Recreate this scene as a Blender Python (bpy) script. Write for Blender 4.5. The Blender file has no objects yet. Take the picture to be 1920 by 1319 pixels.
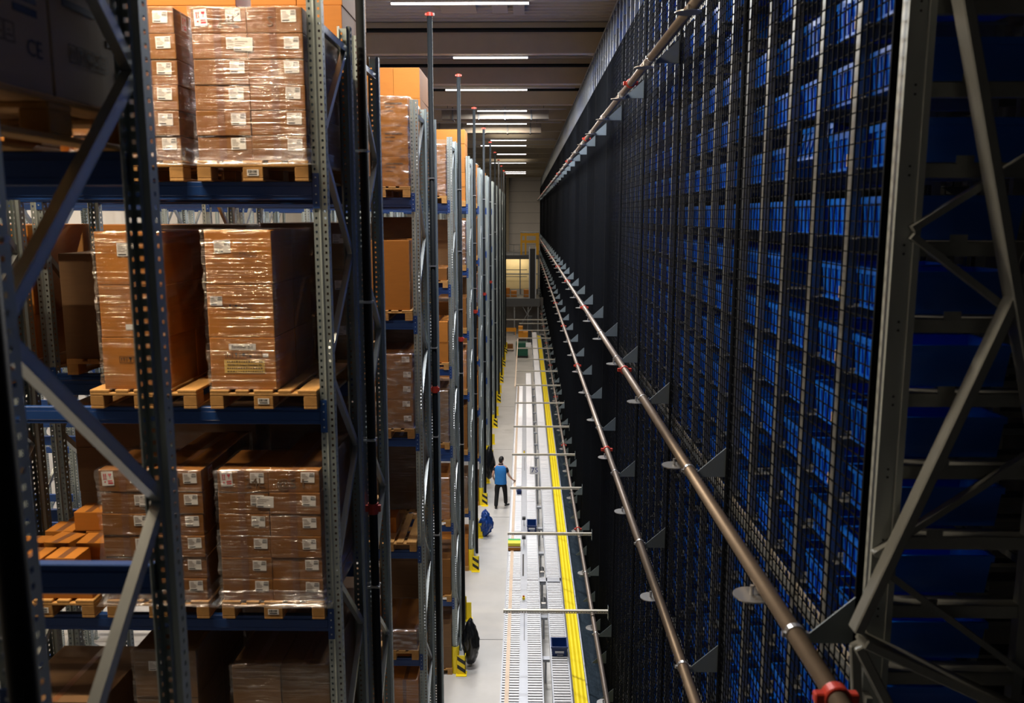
import bpy, bmesh, math, random
from mathutils import Vector, Matrix, Euler, noise as mnoise

random.seed(7)
S = bpy.context.scene
C = S.collection
H = 9.776                      # eye height above the floor
PI = math.pi
R = math.radians

# ------------------------------------------------------------------ camera
cd = bpy.data.cameras.new('camera')
cd.sensor_width = 36.0
cd.lens = 30.0
cd.clip_start = 0.05
cd.clip_end = 400
cd.dof.use_dof = True
cd.dof.focus_distance = 18.0
cd.dof.aperture_fstop = 2.4
cam = bpy.data.objects.new('camera', cd)
C.objects.link(cam)
cam.location = (0, 0, H)
cam.rotation_euler = (R(90 - 9.04), 0, R(0.86))
S.camera = cam

# ------------------------------------------------------------------ world, view, sampling quality
w = bpy.data.worlds.new('hall_ambient')
S.world = w
w.use_nodes = True
w.node_tree.nodes['Background'].inputs[0].default_value = (0.70, 0.74, 0.78, 1)
w.node_tree.nodes['Background'].inputs[1].default_value = 0.014
S.view_settings.view_transform = 'Standard'
S.view_settings.look = 'None'
S.view_settings.gamma = 1.0
S.view_settings.use_curve_mapping = False
S.view_settings.exposure = 0.0
S.cycles.use_denoising = True
S.cycles.max_bounces = 7
S.cycles.diffuse_bounces = 3
S.cycles.glossy_bounces = 3
S.cycles.transmission_bounces = 2
S.cycles.transparent_max_bounces = 10
S.cycles.sample_clamp_indirect = 4.0
S.cycles.sample_clamp_direct = 0.0
S.cycles.caustics_reflective = False
S.cycles.caustics_refractive = False

LAMP_Z = H + 3.90
LAMP_COL = (1.0, 0.99, 0.985)
LAMP_FAR = (1.0, 0.87, 0.72)
LAMP_W = 330.0                 # watts for a 2.6 m tube (scaled by length)

# rows of the pallet racking (front face of each double row)
ROW_Y = {r: 6.25 + 5.43 * (r - 1) for r in range(0, 12)}
ROW_Y[0] = 0.93
FD = 1.08                      # frame depth
GAPD = 1.36                    # start of the rear rack behind the front one
LV = 1.67                      # level pitch
PX = -1.43                     # aisle side of the end uprights
PWID = 0.105
BAY = 2.85


# ------------------------------------------------------------------ mesh helpers
class MB:
    def __init__(s):
        s.v = []; s.f = []; s.m = []

    def quad(s, pts, m=0):
        n = len(s.v); s.v += [tuple(p) for p in pts]
        s.f.append(tuple(range(n, n + len(pts)))); s.m.append(m)
        return s

    def hexa(s, p, m=0):
        n = len(s.v); s.v += [tuple(q) for q in p]
        for f in ((0, 3, 2, 1), (4, 5, 6, 7), (0, 1, 5, 4), (1, 2, 6, 5), (2, 3, 7, 6), (3, 0, 4, 7)):
            s.f.append(tuple(n + i for i in f)); s.m.append(m)
        return s

    def box(s, x0, y0, z0, x1, y1, z1, m=0):
        return s.hexa([(x0, y0, z0), (x1, y0, z0), (x1, y1, z0), (x0, y1, z0),
                       (x0, y0, z1), (x1, y0, z1), (x1, y1, z1), (x0, y1, z1)], m)

    def bar(s, p, q, w, h, up=(0, 0, 1), m=0):
        p = Vector(p); q = Vector(q); d = (q - p).normalized(); u = Vector(up)
        if abs(d.dot(u)) > 0.98: u = Vector((0, 1, 0))
        a = d.cross(u).normalized() * (w / 2); b = a.cross(d).normalized() * (h / 2)
        return s.hexa([p - a - b, p + a - b, q + a - b, q - a - b, p - a + b, p + a + b, q + a + b, q - a + b], m)

    def tube(s, p, q, r, n=12, m=0, r2=None, cap=True):
        p = Vector(p); q = Vector(q); d = (q - p).normalized()
        u = Vector((0, 0, 1)) if abs(d.z) < 0.9 else Vector((1, 0, 0))
        a = d.cross(u).normalized(); b = a.cross(d).normalized(); k = len(s.v)
        r2 = r if r2 is None else r2
        for c, rr in ((p, r), (q, r2)):
            for i in range(n):
                t = 2 * PI * i / n
                s.v.append(tuple(c + a * (rr * math.cos(t)) + b * (rr * math.sin(t))))
        for i in range(n):
            j = (i + 1) % n
            s.f.append((k + i, k + j, k + n + j, k + n + i)); s.m.append(m)
        if cap:
            s.f.append(tuple(k + i for i in reversed(range(n)))); s.m.append(m)
            s.f.append(tuple(k + n + i for i in range(n))); s.m.append(m)
        return s

    def prism(s, pts, d, m=0):
        d = Vector(d); n = len(pts); k = len(s.v)
        s.v += [tuple(p) for p in pts] + [tuple(Vector(p) + d) for p in pts]
        s.f.append(tuple(k + i for i in reversed(range(n)))); s.m.append(m)
        s.f.append(tuple(k + n + i for i in range(n))); s.m.append(m)
        for i in range(n):
            j = (i + 1) % n
            s.f.append((k + i, k + j, k + n + j, k + n + i)); s.m.append(m)
        return s

    def mesh(s, name, mats, smooth=False, bevel=0.0, seg=2, recalc=True):
        me = bpy.data.meshes.new(name)
        me.from_pydata(s.v, [], s.f)
        for t in (mats if isinstance(mats, (list, tuple)) else [mats]): me.materials.append(t)
        me.polygons.foreach_set('material_index', s.m)
        if recalc or bevel:
            bm = bmesh.new(); bm.from_mesh(me)
            if recalc: bmesh.ops.recalc_face_normals(bm, faces=bm.faces)
            if bevel:
                bmesh.ops.bevel(bm, geom=list(bm.edges), offset=bevel, segments=seg, affect='EDGES', profile=0.7)
            bm.to_mesh(me); bm.free()
        if smooth:
            me.polygons.foreach_set('use_smooth', [True] * len(me.polygons))
        me.update()
        return me

    def build(s, name, mats, parent=None, loc=(0, 0, 0), rot=(0, 0, 0), **k):
        return inst(s.mesh(name, mats, **k), name, parent, loc, rot)


def inst(me, name, parent=None, loc=(0, 0, 0), rot=(0, 0, 0), scale=None):
    o = bpy.data.objects.new(name, me)
    C.objects.link(o)
    o.location = loc; o.rotation_euler = rot
    if scale: o.scale = scale
    if parent is not None: o.parent = parent
    return o


def tag(o, label, cat, group=None, kind=None):
    o['label'] = label; o['category'] = cat
    if group: o['group'] = group
    if kind: o['kind'] = kind
    return o


def thing(name, label, cat, loc=(0, 0, 0), rot=(0, 0, 0), group=None):
    o = inst(None, name, None, loc, rot)
    o.empty_display_size = 0.1
    return tag(o, label, cat, group)


def struct(o, label, cat):
    return tag(o, label, cat, None, 'structure')


_kids = {}
def copy_tree(o, parent=None):
    c = o.copy(); C.objects.link(c)
    if parent is not None:
        c.parent = parent
    for ch in list(o.children): copy_tree(ch, c)
    return c


def text_mesh(txt, size, mat, depth=0.0006, align='CENTER'):
    cu = bpy.data.curves.new('lettering', 'FONT')
    cu.body = txt; cu.size = size; cu.align_x = align; cu.align_y = 'CENTER'; cu.extrude = depth
    cu.resolution_u = 2
    o = bpy.data.objects.new('lettering', cu); C.objects.link(o)
    dg = bpy.context.evaluated_depsgraph_get()
    me = bpy.data.meshes.new_from_object(o.evaluated_get(dg))
    me.materials.clear(); me.materials.append(mat)
    bpy.data.objects.remove(o); bpy.data.curves.remove(cu)
    return me


ORD = ['zeroth', 'first', 'second', 'third', 'fourth', 'fifth', 'sixth', 'seventh', 'eighth', 'ninth', 'tenth',
       'eleventh', 'twelfth', 'thirteenth', 'fourteenth', 'fifteenth', 'sixteenth', 'seventeenth', 'eighteenth',
       'nineteenth', 'twentieth', 'twenty-first', 'twenty-second', 'twenty-third', 'twenty-fourth', 'twenty-fifth',
       'twenty-sixth', 'twenty-seventh', 'twenty-eighth', 'twenty-ninth', 'thirtieth', 'thirty-first', 'thirty-second',
       'thirty-third', 'thirty-fourth', 'thirty-fifth', 'thirty-sixth']


# ------------------------------------------------------------------ materials
def mat(name, col, rough=0.6, metal=0.0, var=0.0, scale=8.0, bump=0.0, stretch=(1, 1, 1), obj_var=0.0, spec=None,
        wear=None):
    m = bpy.data.materials.new(name); m.use_nodes = True
    nt = m.node_tree; N = nt.nodes; L = nt.links
    b = N['Principled BSDF']
    b.inputs['Base Color'].default_value = (*col, 1)
    b.inputs['Roughness'].default_value = rough
    b.inputs['Metallic'].default_value = metal
    if spec is not None: b.inputs['Specular IOR Level'].default_value = spec
    if var or bump or obj_var:
        tc = N.new('ShaderNodeTexCoord'); mp = N.new('ShaderNodeMapping')
        mp.inputs['Scale'].default_value = stretch
        L.new(tc.outputs['Object'], mp.inputs['Vector'])
        nz = N.new('ShaderNodeTexNoise'); nz.inputs['Scale'].default_value = scale
        nz.inputs['Detail'].default_value = 4.0; nz.inputs['Roughness'].default_value = 0.6
        L.new(mp.outputs['Vector'], nz.inputs['Vector'])
        hsv = N.new('ShaderNodeHueSaturation')
        hsv.inputs['Color'].default_value = (*col, 1)
        mr = N.new('ShaderNodeMapRange')
        mr.inputs['From Min'].default_value = 0.25; mr.inputs['From Max'].default_value = 0.75
        mr.inputs['To Min'].default_value = 1 - var; mr.inputs['To Max'].default_value = 1 + var
        L.new(nz.outputs['Fac'], mr.inputs['Value'])
        val = mr.outputs['Result']
        if obj_var:
            oi = N.new('ShaderNodeObjectInfo'); m2 = N.new('ShaderNodeMapRange')
            m2.inputs['To Min'].default_value = 1 - obj_var; m2.inputs['To Max'].default_value = 1 + obj_var
            L.new(oi.outputs['Random'], m2.inputs['Value'])
            mu = N.new('ShaderNodeMath'); mu.operation = 'MULTIPLY'
            L.new(val, mu.inputs[0]); L.new(m2.outputs['Result'], mu.inputs[1]); val = mu.outputs[0]
        L.new(val, hsv.inputs['Value'])
        L.new(hsv.outputs['Color'], b.inputs['Base Color'])
        if wear:
            nz2 = N.new('ShaderNodeTexNoise'); nz2.inputs['Scale'].default_value = wear[1]
            nz2.inputs['Detail'].default_value = 6.0
            L.new(tc.outputs['Object'], nz2.inputs['Vector'])
            cr = N.new('ShaderNodeValToRGB'); cr.color_ramp.elements[0].position = wear[2]
            cr.color_ramp.elements[1].position = wear[2] + 0.12
            L.new(nz2.outputs['Fac'], cr.inputs['Fac'])
            mx = N.new('ShaderNodeMix'); mx.data_type = 'RGBA'
            L.new(cr.outputs['Color'], mx.inputs['Factor'])
            L.new(hsv.outputs['Color'], mx.inputs['A']); mx.inputs['B'].default_value = (*wear[0], 1)
            L.new(mx.outputs['Result'], b.inputs['Base Color'])
        if bump:
            bp = N.new('ShaderNodeBump'); bp.inputs['Strength'].default_value = bump
            bp.inputs['Distance'].default_value = 0.01
            L.new(nz.outputs['Fac'], bp.inputs['Height']); L.new(bp.outputs['Normal'], b.inputs['Normal'])
    return m


def emit(name, col, st):
    m = bpy.data.materials.new(name); m.use_nodes = True
    b = m.node_tree.nodes['Principled BSDF']
    b.inputs['Base Color'].default_value = (*col, 1)
    b.inputs['Emission Color'].default_value = (*col, 1)
    b.inputs['Emission Strength'].default_value = st
    return m


def film_mat(name, lo, hi, tint=(0.95, 0.97, 1.0), stretch=(2, 2, 45), strength=0.9, milk=0.2, rough=0.16):
    """clear crumpled polythene: mostly see-through, glossy and a little milky in the thick folds"""
    m = bpy.data.materials.new(name); m.use_nodes = True
    nt = m.node_tree; N = nt.nodes; L = nt.links
    out = N['Material Output']; N.remove(N['Principled BSDF'])
    tc = N.new('ShaderNodeTexCoord'); mp = N.new('ShaderNodeMapping'); mp.inputs['Scale'].default_value = stretch
    L.new(tc.outputs['Object'], mp.inputs['Vector'])
    nz = N.new('ShaderNodeTexNoise'); nz.inputs['Scale'].default_value = 1.3; nz.inputs['Detail'].default_value = 5
    nz.inputs['Distortion'].default_value = 0.6
    L.new(mp.outputs['Vector'], nz.inputs['Vector'])
    big = N.new('ShaderNodeTexNoise'); big.inputs['Scale'].default_value = 3.0; big.inputs['Detail'].default_value = 2
    L.new(tc.outputs['Object'], big.inputs['Vector'])
    bp = N.new('ShaderNodeBump'); bp.inputs['Strength'].default_value = strength; bp.inputs['Distance'].default_value = 0.02
    L.new(nz.outputs['Fac'], bp.inputs['Height'])
    gl = N.new('ShaderNodeBsdfGlossy'); gl.inputs['Roughness'].default_value = rough
    gl.inputs['Color'].default_value = (*tint, 1); L.new(bp.outputs['Normal'], gl.inputs['Normal'])
    df = N.new('ShaderNodeBsdfDiffuse'); df.inputs['Color'].default_value = (*[0.75 * t for t in tint], 1)
    g2 = N.new('ShaderNodeMixShader'); g2.inputs[0].default_value = milk
    L.new(gl.outputs[0], g2.inputs[1]); L.new(df.outputs[0], g2.inputs[2])
    tr = N.new('ShaderNodeBsdfTransparent')
    mul = N.new('ShaderNodeMath'); mul.operation = 'MULTIPLY'
    r1 = N.new('ShaderNodeMapRange'); r1.inputs['From Min'].default_value = 0.45; r1.inputs['From Max'].default_value = 0.68
    r1.inputs['To Min'].default_value = 0.35; r1.inputs['To Max'].default_value = 1.0
    L.new(nz.outputs['Fac'], r1.inputs['Value'])
    r2 = N.new('ShaderNodeMapRange'); r2.inputs['From Min'].default_value = 0.35; r2.inputs['From Max'].default_value = 0.7
    r2.inputs['To Min'].default_value = lo; r2.inputs['To Max'].default_value = hi
    L.new(big.outputs['Fac'], r2.inputs['Value'])
    L.new(r1.outputs[0], mul.inputs[0]); L.new(r2.outputs[0], mul.inputs[1])
    mx = N.new('ShaderNodeMixShader'); L.new(mul.outputs[0], mx.inputs[0])
    L.new(tr.outputs[0], mx.inputs[1]); L.new(g2.outputs[0], mx.inputs[2])
    L.new(mx.outputs[0], out.inputs['Surface'])
    return m


M = dict(
    floor=mat('polished_concrete', (0.56, 0.55, 0.535), 0.42, 0, 0.10, 0.9, 0.02, wear=((0.40, 0.39, 0.37), 0.55, 0.60)),
    joint=mat('floor_joint', (0.16, 0.16, 0.16), 0.7),
    deck=mat('ceiling_deck', (0.42, 0.40, 0.37), 0.55, 0.1, 0.06, 3),
    concrete=mat('precast_concrete', (0.43, 0.375, 0.275), 0.8, 0, 0.06, 2.0, 0.02),
    wall=mat('wall_panel', (0.72, 0.69, 0.65), 0.6, 0, 0.03, 1.0),
    wall_dark=mat('partition_panel', (0.22, 0.21, 0.20), 0.7, 0, 0.06, 1.0),
    black_wall=mat('dark_wall', (0.05, 0.05, 0.055), 0.8, 0, 0.05, 1.0),
    steel_d=mat('dark_steelwork', (0.09, 0.095, 0.10), 0.5, 0.3, 0.05, 5),
    seam=mat('panel_seam', (0.25, 0.24, 0.23), 0.7),
    galv=mat('galvanised_steel', (0.33, 0.385, 0.385), 0.44, 0.6, 0.10, 14, 0.0, (1, 1, 0.3)),
    brace=mat('galvanised_brace', (0.46, 0.50, 0.51), 0.34, 0.88, 0.06, 10),
    blue=mat('blue_beam_paint', (0.012, 0.055, 0.22), 0.38, 0.0, 0.08, 5),
    rivet=mat('pale_rivet', (0.55, 0.65, 0.75), 0.4, 0.4),
    card=mat('kraft_cardboard', (0.22, 0.087, 0.015), 0.62, 0, 0.07, 5, 0.02, (1, 1, 7), 0.10, spec=0.35),
    card2=mat('orange_cardboard', (0.44, 0.165, 0.024), 0.62, 0, 0.06, 5, 0.02, (1, 1, 7), 0.10, spec=0.35),
    card3=mat('dull_cardboard', (0.19, 0.105, 0.048), 0.7, 0, 0.08, 5, 0.02, (1, 1, 7), 0.12, spec=0.3),
    card_pale=mat('lightened_printed_cardboard', (0.50, 0.38, 0.27), 0.7, 0, 0.06, 5, 0.02),  # lighter carton colour, lifted because the near load stands in shadow
    tape=mat('brown_tape', (0.20, 0.085, 0.035), 0.3, 0, 0.05, 9),
    card_seam=mat('carton_seam', (0.10, 0.05, 0.02), 0.8),
    paper=mat('white_paper', (0.82, 0.80, 0.77), 0.55, 0, 0.03, 20),
    ink=mat('black_ink', (0.015, 0.015, 0.017), 0.6),
    faint_ink=mat('faded_print', (0.14, 0.08, 0.04), 0.7),
    blue_ink=mat('blue_print', (0.02, 0.035, 0.09), 0.6),
    red_ink=mat('red_ink', (0.62, 0.03, 0.05), 0.55),
    yel_label=mat('yellow_label', (0.80, 0.72, 0.03), 0.5),
    cream_label=mat('cream_label', (0.78, 0.52, 0.13), 0.5),
    wood=mat('pallet_pine', (0.48, 0.255, 0.075), 0.7, 0, 0.16, 6, 0.05, (6, 1, 6), 0.08),
    wood2=mat('pallet_block', (0.42, 0.215, 0.06), 0.75, 0, 0.18, 16, 0.05, (1, 1, 1), 0.08),
    film=film_mat('stretch_film', 0.05, 0.36, milk=0.04, rough=0.11),
    film_heavy=film_mat('thick_stretch_film', 0.20, 0.62, (0.93, 0.95, 1.0), (5, 5, 14), 1.0),
    film_streak=film_mat('streaky_stretch_film', 0.05, 0.55, (1, 0.95, 0.85), (0.40, 0.40, 40), 1.0, 0.02, 0.09),
    pipe_dark=mat('dark_pipe', (0.008, 0.010, 0.012), 0.6, 0.0, 0.1, 6, spec=0.12),
    pipe=mat('brown_grey_pipe', (0.20, 0.165, 0.14), 0.42, 0.5, 0.10, 6),
    red=mat('red_coupling', (0.42, 0.035, 0.02), 0.4, 0.1),
    chrome=mat('zinc_clamp', (0.62, 0.62, 0.62), 0.28, 0.9),
    mesh=mat('black_mesh_wire', (0.005, 0.006, 0.008), 0.85, 0.0, spec=0.05),
    rackp=mat('shelving_steel', (0.22, 0.235, 0.235), 0.42, 0.55, 0.10, 12, 0.0, (1, 1, 0.4)),
    end_steel=mat('end_post_steel', (0.40, 0.44, 0.44), 0.4, 0.35, 0.06, 10, 0.0, (1, 1, 0.4)),
    rail_d=mat('shelf_rail_steel', (0.23, 0.245, 0.24), 0.5, 0.5, 0.08, 8),
    gusset=mat('bracket_steel', (0.16, 0.20, 0.225), 0.5, 0.35, 0.05, 12),
    bin=mat('blue_bin_plastic', (0.005, 0.125, 0.70), 0.32, 0, 0.03, 4, 0, (1, 1, 1), 0.22),
    bin_dark=mat('navy_bin_plastic', (0.008, 0.035, 0.16), 0.35, 0, 0.03, 4),
    clip=mat('bin_label_card', (0.52, 0.42, 0.26), 0.5, 0, 0.1, 20),
    yellow=mat('safety_yellow', (1.0, 0.78, 0.015), 0.5, 0, 0.04, 6),
    gantry=mat('gantry_orange_yellow', (0.95, 0.50, 0.02), 0.5, 0, 0.04, 5),
    orange=mat('machine_orange', (0.80, 0.33, 0.02), 0.45, 0, 0.05, 5),
    black=mat('matt_black', (0.012, 0.012, 0.014), 0.5),
    roller=mat('zinc_roller', (0.66, 0.66, 0.68), 0.34, 0.35),
    convf=mat('conveyor_frame', (0.46, 0.49, 0.55), 0.4, 0.3, 0.04, 6),
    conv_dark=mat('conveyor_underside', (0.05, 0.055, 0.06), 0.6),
    beige=mat('beige_guide', (0.72, 0.56, 0.42), 0.5, 0, 0.04, 9),
    armm=mat('perforated_arm', (0.60, 0.57, 0.50), 0.4, 0.35, 0.05, 8),
    tube_l=emit('lamp_glow', (1.0, 0.93, 0.88), 7.0),
    trunk=mat('lamp_trunking', (0.40, 0.38, 0.36), 0.5, 0.2),
    duct=mat('duct_sheet', (0.17, 0.145, 0.115), 0.55, 0.2, 0.10, 3),
    duct_d=mat('duct_flange', (0.08, 0.085, 0.09), 0.5, 0.3),
    cream=mat('cream_sheet', (0.80, 0.64, 0.34), 0.6, 0, 0.05, 2),
    green=mat('green_tarpaulin', (0.01, 0.10, 0.06), 0.6, 0, 0.1, 6, 0.1),
    skin=mat('skin', (0.62, 0.36, 0.26), 0.5, 0, 0.04, 20),
    hair=mat('black_hair', (0.008, 0.007, 0.007), 0.55, 0, 0.2, 60, 0.3),
    vest=mat('blue_vest', (0.02, 0.20, 0.58), 0.75, 0, 0.08, 14, 0.15),
    shirt=mat('navy_shirt', (0.008, 0.011, 0.02), 0.85, 0, 0.1, 14, 0.1),
    trouser=mat('black_trousers', (0.006, 0.006, 0.007), 0.85, 0, 0.1, 14, 0.1),
    shoe=mat('dark_shoe', (0.03, 0.03, 0.032), 0.5),
    bag=mat('black_bag_plastic', (0.008, 0.009, 0.011), 0.22, 0, 0.1, 8, 0.2),
    bag_b=mat('blue_bag_plastic', (0.01, 0.06, 0.30), 0.28, 0, 0.1, 8, 0.3),
    tape_g=mat('green_tape', (0.02, 0.42, 0.10), 0.5),
    tape_y=mat('yellow_tape', (0.75, 0.72, 0.05), 0.5),
    white=mat('white_plate', (0.85, 0.85, 0.87), 0.5),
    digit=mat('navy_digit', (0.02, 0.035, 0.20), 0.5),
    grey_d=mat('dark_machine', (0.05, 0.055, 0.06), 0.5, 0.2),
    steel=mat('grey_steelwork', (0.26, 0.28, 0.29), 0.45, 0.4, 0.05, 5),
    bluesheet=mat('darkened_blue_sheet', (0.030, 0.045, 0.062), 0.35, 0, 0.35, 22, 0.6),  # tone darkened to stand in for shade beside the mesh
)


# ------------------------------------------------------------------ setting
def build_setting():
    o = MB().box(-14.2, -6, -0.2, 7.5, 96, 0).build('floor', M['floor'])
    struct(o, 'pale grey polished concrete floor of the aisle', 'floor')
    for i, y in enumerate((18.6, 26.8, 35.0, 43.2, 51.4)):
        o = MB().box(-1.4, y, 0, -0.46, y + 0.02, 0.003).build('trim_%d' % (i + 1), M['joint'])
        struct(o, '%s dark joint cut across the concrete floor' % ORD[i + 1], 'joint')
    # profiled deck, ribs run along X
    mb = MB(); z0 = H + 4.66; y = -6.0; pts = []
    while y < 96:
        pts += [(y, z0), (y + 0.11, z0), (y + 0.15, z0 + 0.11), (y + 0.27, z0 + 0.11)]
        y += 0.31
    for a, b in zip(pts[:-1], pts[1:]):
        mb.quad([(-14.2, a[0], a[1]), (7.5, a[0], a[1]), (7.5, b[0], b[1]), (-14.2, b[0], b[1])])
    mb.box(-14.2, -6, z0 + 0.2, 7.5, 96, z0 + 0.3)
    struct(mb.build('ceiling', M['deck']), 'grey profiled metal roof deck', 'ceiling')
    # precast roof beams across the hall
    k = 0
    for y in [11.0] + [21.8 + 4.85 * i for i in range(15)]:
        k += 1
        o = MB().box(-14.2, y, H + 3.93, 7.5, y + 0.35, H + 4.66).build('trim_%d' % (5 + k), M['concrete'], bevel=0.02)
        struct(o, '%s concrete roof beam across the hall' % ORD[k], 'roof beam')
    # walls
    mb = MB().box(-14.4, 95, 0, 7.5, 95.3, H + 4.9)
    for i in range(13): mb.box(-14.2, 94.985, 1.15 * i + 0.9, 7.5, 95.0, 1.15 * i + 0.93, 1)
    struct(mb.build('wall_back', [M['wall'], M['seam']]), 'far wall of beige horizontal panels', 'wall')
    mb = MB().box(-14.4, -6, 0, -14.2, 95.3, H + 4.9)
    for i in range(13): mb.box(-14.2, -6, 1.15 * i + 0.75, -14.185, 95, 1.15 * i + 0.78, 1)
    struct(mb.build('wall_left', [M['wall'], M['seam']]), 'pale panelled wall behind the pallet racks', 'wall')
    o = MB().box(7.5, -6, 0, 7.7, 95.3, H + 4.9).build('wall_right', M['black_wall'])
    struct(o, 'dark wall behind the bin shelving', 'wall')
    # concrete column near the far wall
    o = MB().box(-2.35, 94.2, 0, -1.75, 94.95, H + 4.6).build('trim_21', M['concrete'], bevel=0.02)
    struct(o, 'concrete column standing against the far wall', 'column')


build_setting()


# ------------------------------------------------------------------ lamps
def ceiling_lamps():
    i = 0
    n = 0
    spots = []
    for j, y in enumerate((5.2, 11.15, 16.6, 22.1, 27.6, 33.0, 37.6, 45.6, 49.1, 55.8, 65.1, 78.0, 81.0)):
        ln = 2.55 if j in (0, 2, 4, 6, 8, 10) else 1.85
        spots.append((y, ln, 0.06 - ln / 2 if j else -3.4))  # first rail is out of view, placed to light the first rack's loads
    mats = [M['trunk'], M['tube_l']]
    for j, (y, ln, xc) in enumerate(spots):
        t = MB().box(-13.9, y - 0.03, LAMP_Z + 0.03, 1.55, y + 0.03, LAMP_Z + 0.075).build('lamp_trunking', M['trunk'])
        tag(t, '%s lamp trunking rail from the camera, hung under the roof' % ORD[j + 1], 'lamp rail', 'lamp trunking rails')
        for q, x in enumerate((xc, xc - 5.2, xc - 9.4)):  # positions past the first are unseen, added over the left racks
            n += 1
            a = thing('ceiling_light', 'glowing white tube light, %s trunking rail from the camera, %s position from the aisle'
                      % (ORD[j + 1], ORD[q + 1]), 'light', (x, y, LAMP_Z), (0, 0, 0), 'ceiling tube lights')
            MB().box(-ln / 2, -0.04, 0.0, ln / 2, 0.04, 0.035).build('housing', M['trunk'], a)
            MB().box(-ln / 2, -0.032, -0.03, ln / 2, 0.032, 0.0).build('tube', M['tube_l'], a)
            ld = bpy.data.lights.new('tube_lamp', 'AREA'); ld.shape = 'RECTANGLE'
            ld.size = ln; ld.size_y = 0.08
            ld.energy = LAMP_W * ln / 2.55 * (2.35 if y < 30 else (1.35 if y < 40 else 0.85)) * (1.0 if q == 0 else 0.24)
            if j == 1: ld.energy *= 0.62
            if j == 0: ld.energy = LAMP_W * 1.55 * (1.0 if q == 0 else 0.6)
            ld.color = (LAMP_COL if y < 34 else LAMP_FAR) if q == 0 and j else (1.0, 0.80, 0.56)
            lo = inst(ld, 'tube_lamp', a, (0, 0, -0.05))
            up = bpy.data.lights.new('added_uplight', 'AREA'); up.shape = 'RECTANGLE'  # upward area light added to brighten the roof deck and beams
            up.size = ln; up.size_y = 0.06; up.energy = ld.energy * (0.055 if q == 0 else 0.30); up.color = ld.color
            inst(up, 'added_uplight', a, (0, 0, 0.09), (PI, 0, 0))


ceiling_lamps()


# ------------------------------------------------------------------ pallet racking
def post_mesh(h=11.33):
    mb = MB(); hw = PWID / 2; p = 0.05; n = int(h / p)
    xs = [-hw, -0.040, -0.025, 0.025, 0.040, hw]
    ys = [0, 0.028, 0.046, 0.078]
    for i in range(n):
        a = i * p; b = a + 0.018; c = a + p
        for j in (0, 2, 4): mb.quad([(xs[j], 0, a), (xs[j + 1], 0, a), (xs[j + 1], 0, b), (xs[j], 0, b)])
        mb.quad([(-hw, 0, b), (hw, 0, b), (hw, 0, c), (-hw, 0, c)])
        for sx in (-hw, hw):
            for j in (0, 2): mb.quad([(sx, ys[j], a), (sx, ys[j + 1], a), (sx, ys[j + 1], b), (sx, ys[j], b)])
            mb.quad([(sx, 0, b), (sx, ys[3], b), (sx, ys[3], c), (sx, 0, c)])
    z1 = n * p
    for sx in (-1, 1):
        mb.quad([(sx * hw, ys[3], 0), (sx * (hw - 0.022), 0.086, 0), (sx * (hw - 0.022), 0.086, z1), (sx * hw, ys[3], z1)])
        mb.quad([(sx * (hw - 0.022), 0.086, 0), (sx * (hw - 0.022), 0.115, 0), (sx * (hw - 0.022), 0.115, z1), (sx * (hw - 0.022), 0.086, z1)])
    # shallow rib down the middle of the web
    mb.quad([(-0.012, -0.001, 0), (0, -0.006, 0), (0, -0.006, z1), (-0.012, -0.001, z1)])
    mb.quad([(0, -0.006, 0), (0.012, -0.001, 0), (0.012, -0.001, z1), (0, -0.006, z1)])
    mb.box(-hw - 0.02, -0.02, 0, hw + 0.02, 0.12, 0.008)
    return mb.mesh('post', M['galv'], recalc=False)


POST = post_mesh()
ZN_OUT = [10.31 - LV * k for k in range(0, 7)]
ZN_IN = [10.31 + LV / 2 - LV * k for k in range(0, 7)]


def brace_segments():
    """(y0,z0,y1,z1) from the outer post (y=0.06) to the inner one (y=FD-0.06), zigzag downwards"""
    a, b = 0.055, FD - 0.055
    seg = [(a, 11.12, b, 11.12)]
    pts = []
    for k in range(7):
        if ZN_IN[k] > 0.2: pts.append((b, ZN_IN[k] - 0.02))
        if ZN_OUT[k] > 0.2: pts.append((a, ZN_OUT[k]))
    for p, q in zip(pts[:-1], pts[1:]): seg.append((*p, *q))
    seg.append((a, 0.28, b, 0.28))
    return seg


def channel(mb, p, q, x0, x1, t=0.0):
    """C-channel brace: web facing the aisle plus two flanges"""
    p = Vector((0, p[0], p[1])); q = Vector((0, q[0], q[1])); d = (q - p).normalized()
    n = Vector((0, -d.z, d.y)) * 0.022
    e = Vector((0, -d.z, d.y)) * 0.004
    def slab(a, b, xa, xb):
        mb.hexa([Vector((xa, 0, 0)) + a - b, Vector((xb, 0, 0)) + a - b, Vector((xb, 0, 0)) + a + b, Vector((xa, 0, 0)) + a + b] +
                [Vector((xa, 0, 0)) + a + (q - p) - b, Vector((xb, 0, 0)) + a + (q - p) - b, Vector((xb, 0, 0)) + a + (q - p) + b, Vector((xa, 0, 0)) + a + (q - p) + b])
    slab(p, n, x1 - 0.004, x1)
    slab(p + n, e, x0, x1)
    slab(p - n, e, x0, x1)


BR = []
for i, s in enumerate(brace_segments()):
    mb = MB(); x0, x1 = (-0.02, 0.022)
    channel(mb, (s[0], s[1]), (s[2], s[3]), x0, x1)
    BR.append(mb.mesh('brace', M['brace']))
mb = MB()
for s in brace_segments(): channel(mb, (s[0], s[1]), (s[2], s[3]), -0.02, 0.022)
BR_ALL = mb.mesh('bracing', M['brace'])

bl = BAY - PWID
mb = MB().box(-bl, 0, -0.13, 0, 0.05, 0)
mb.box(-bl, -0.004, -0.10, 0, 0, -0.03)
BEAM = mb.mesh('shelf_beam', M['blue'], bevel=0.004, seg=1)


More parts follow.
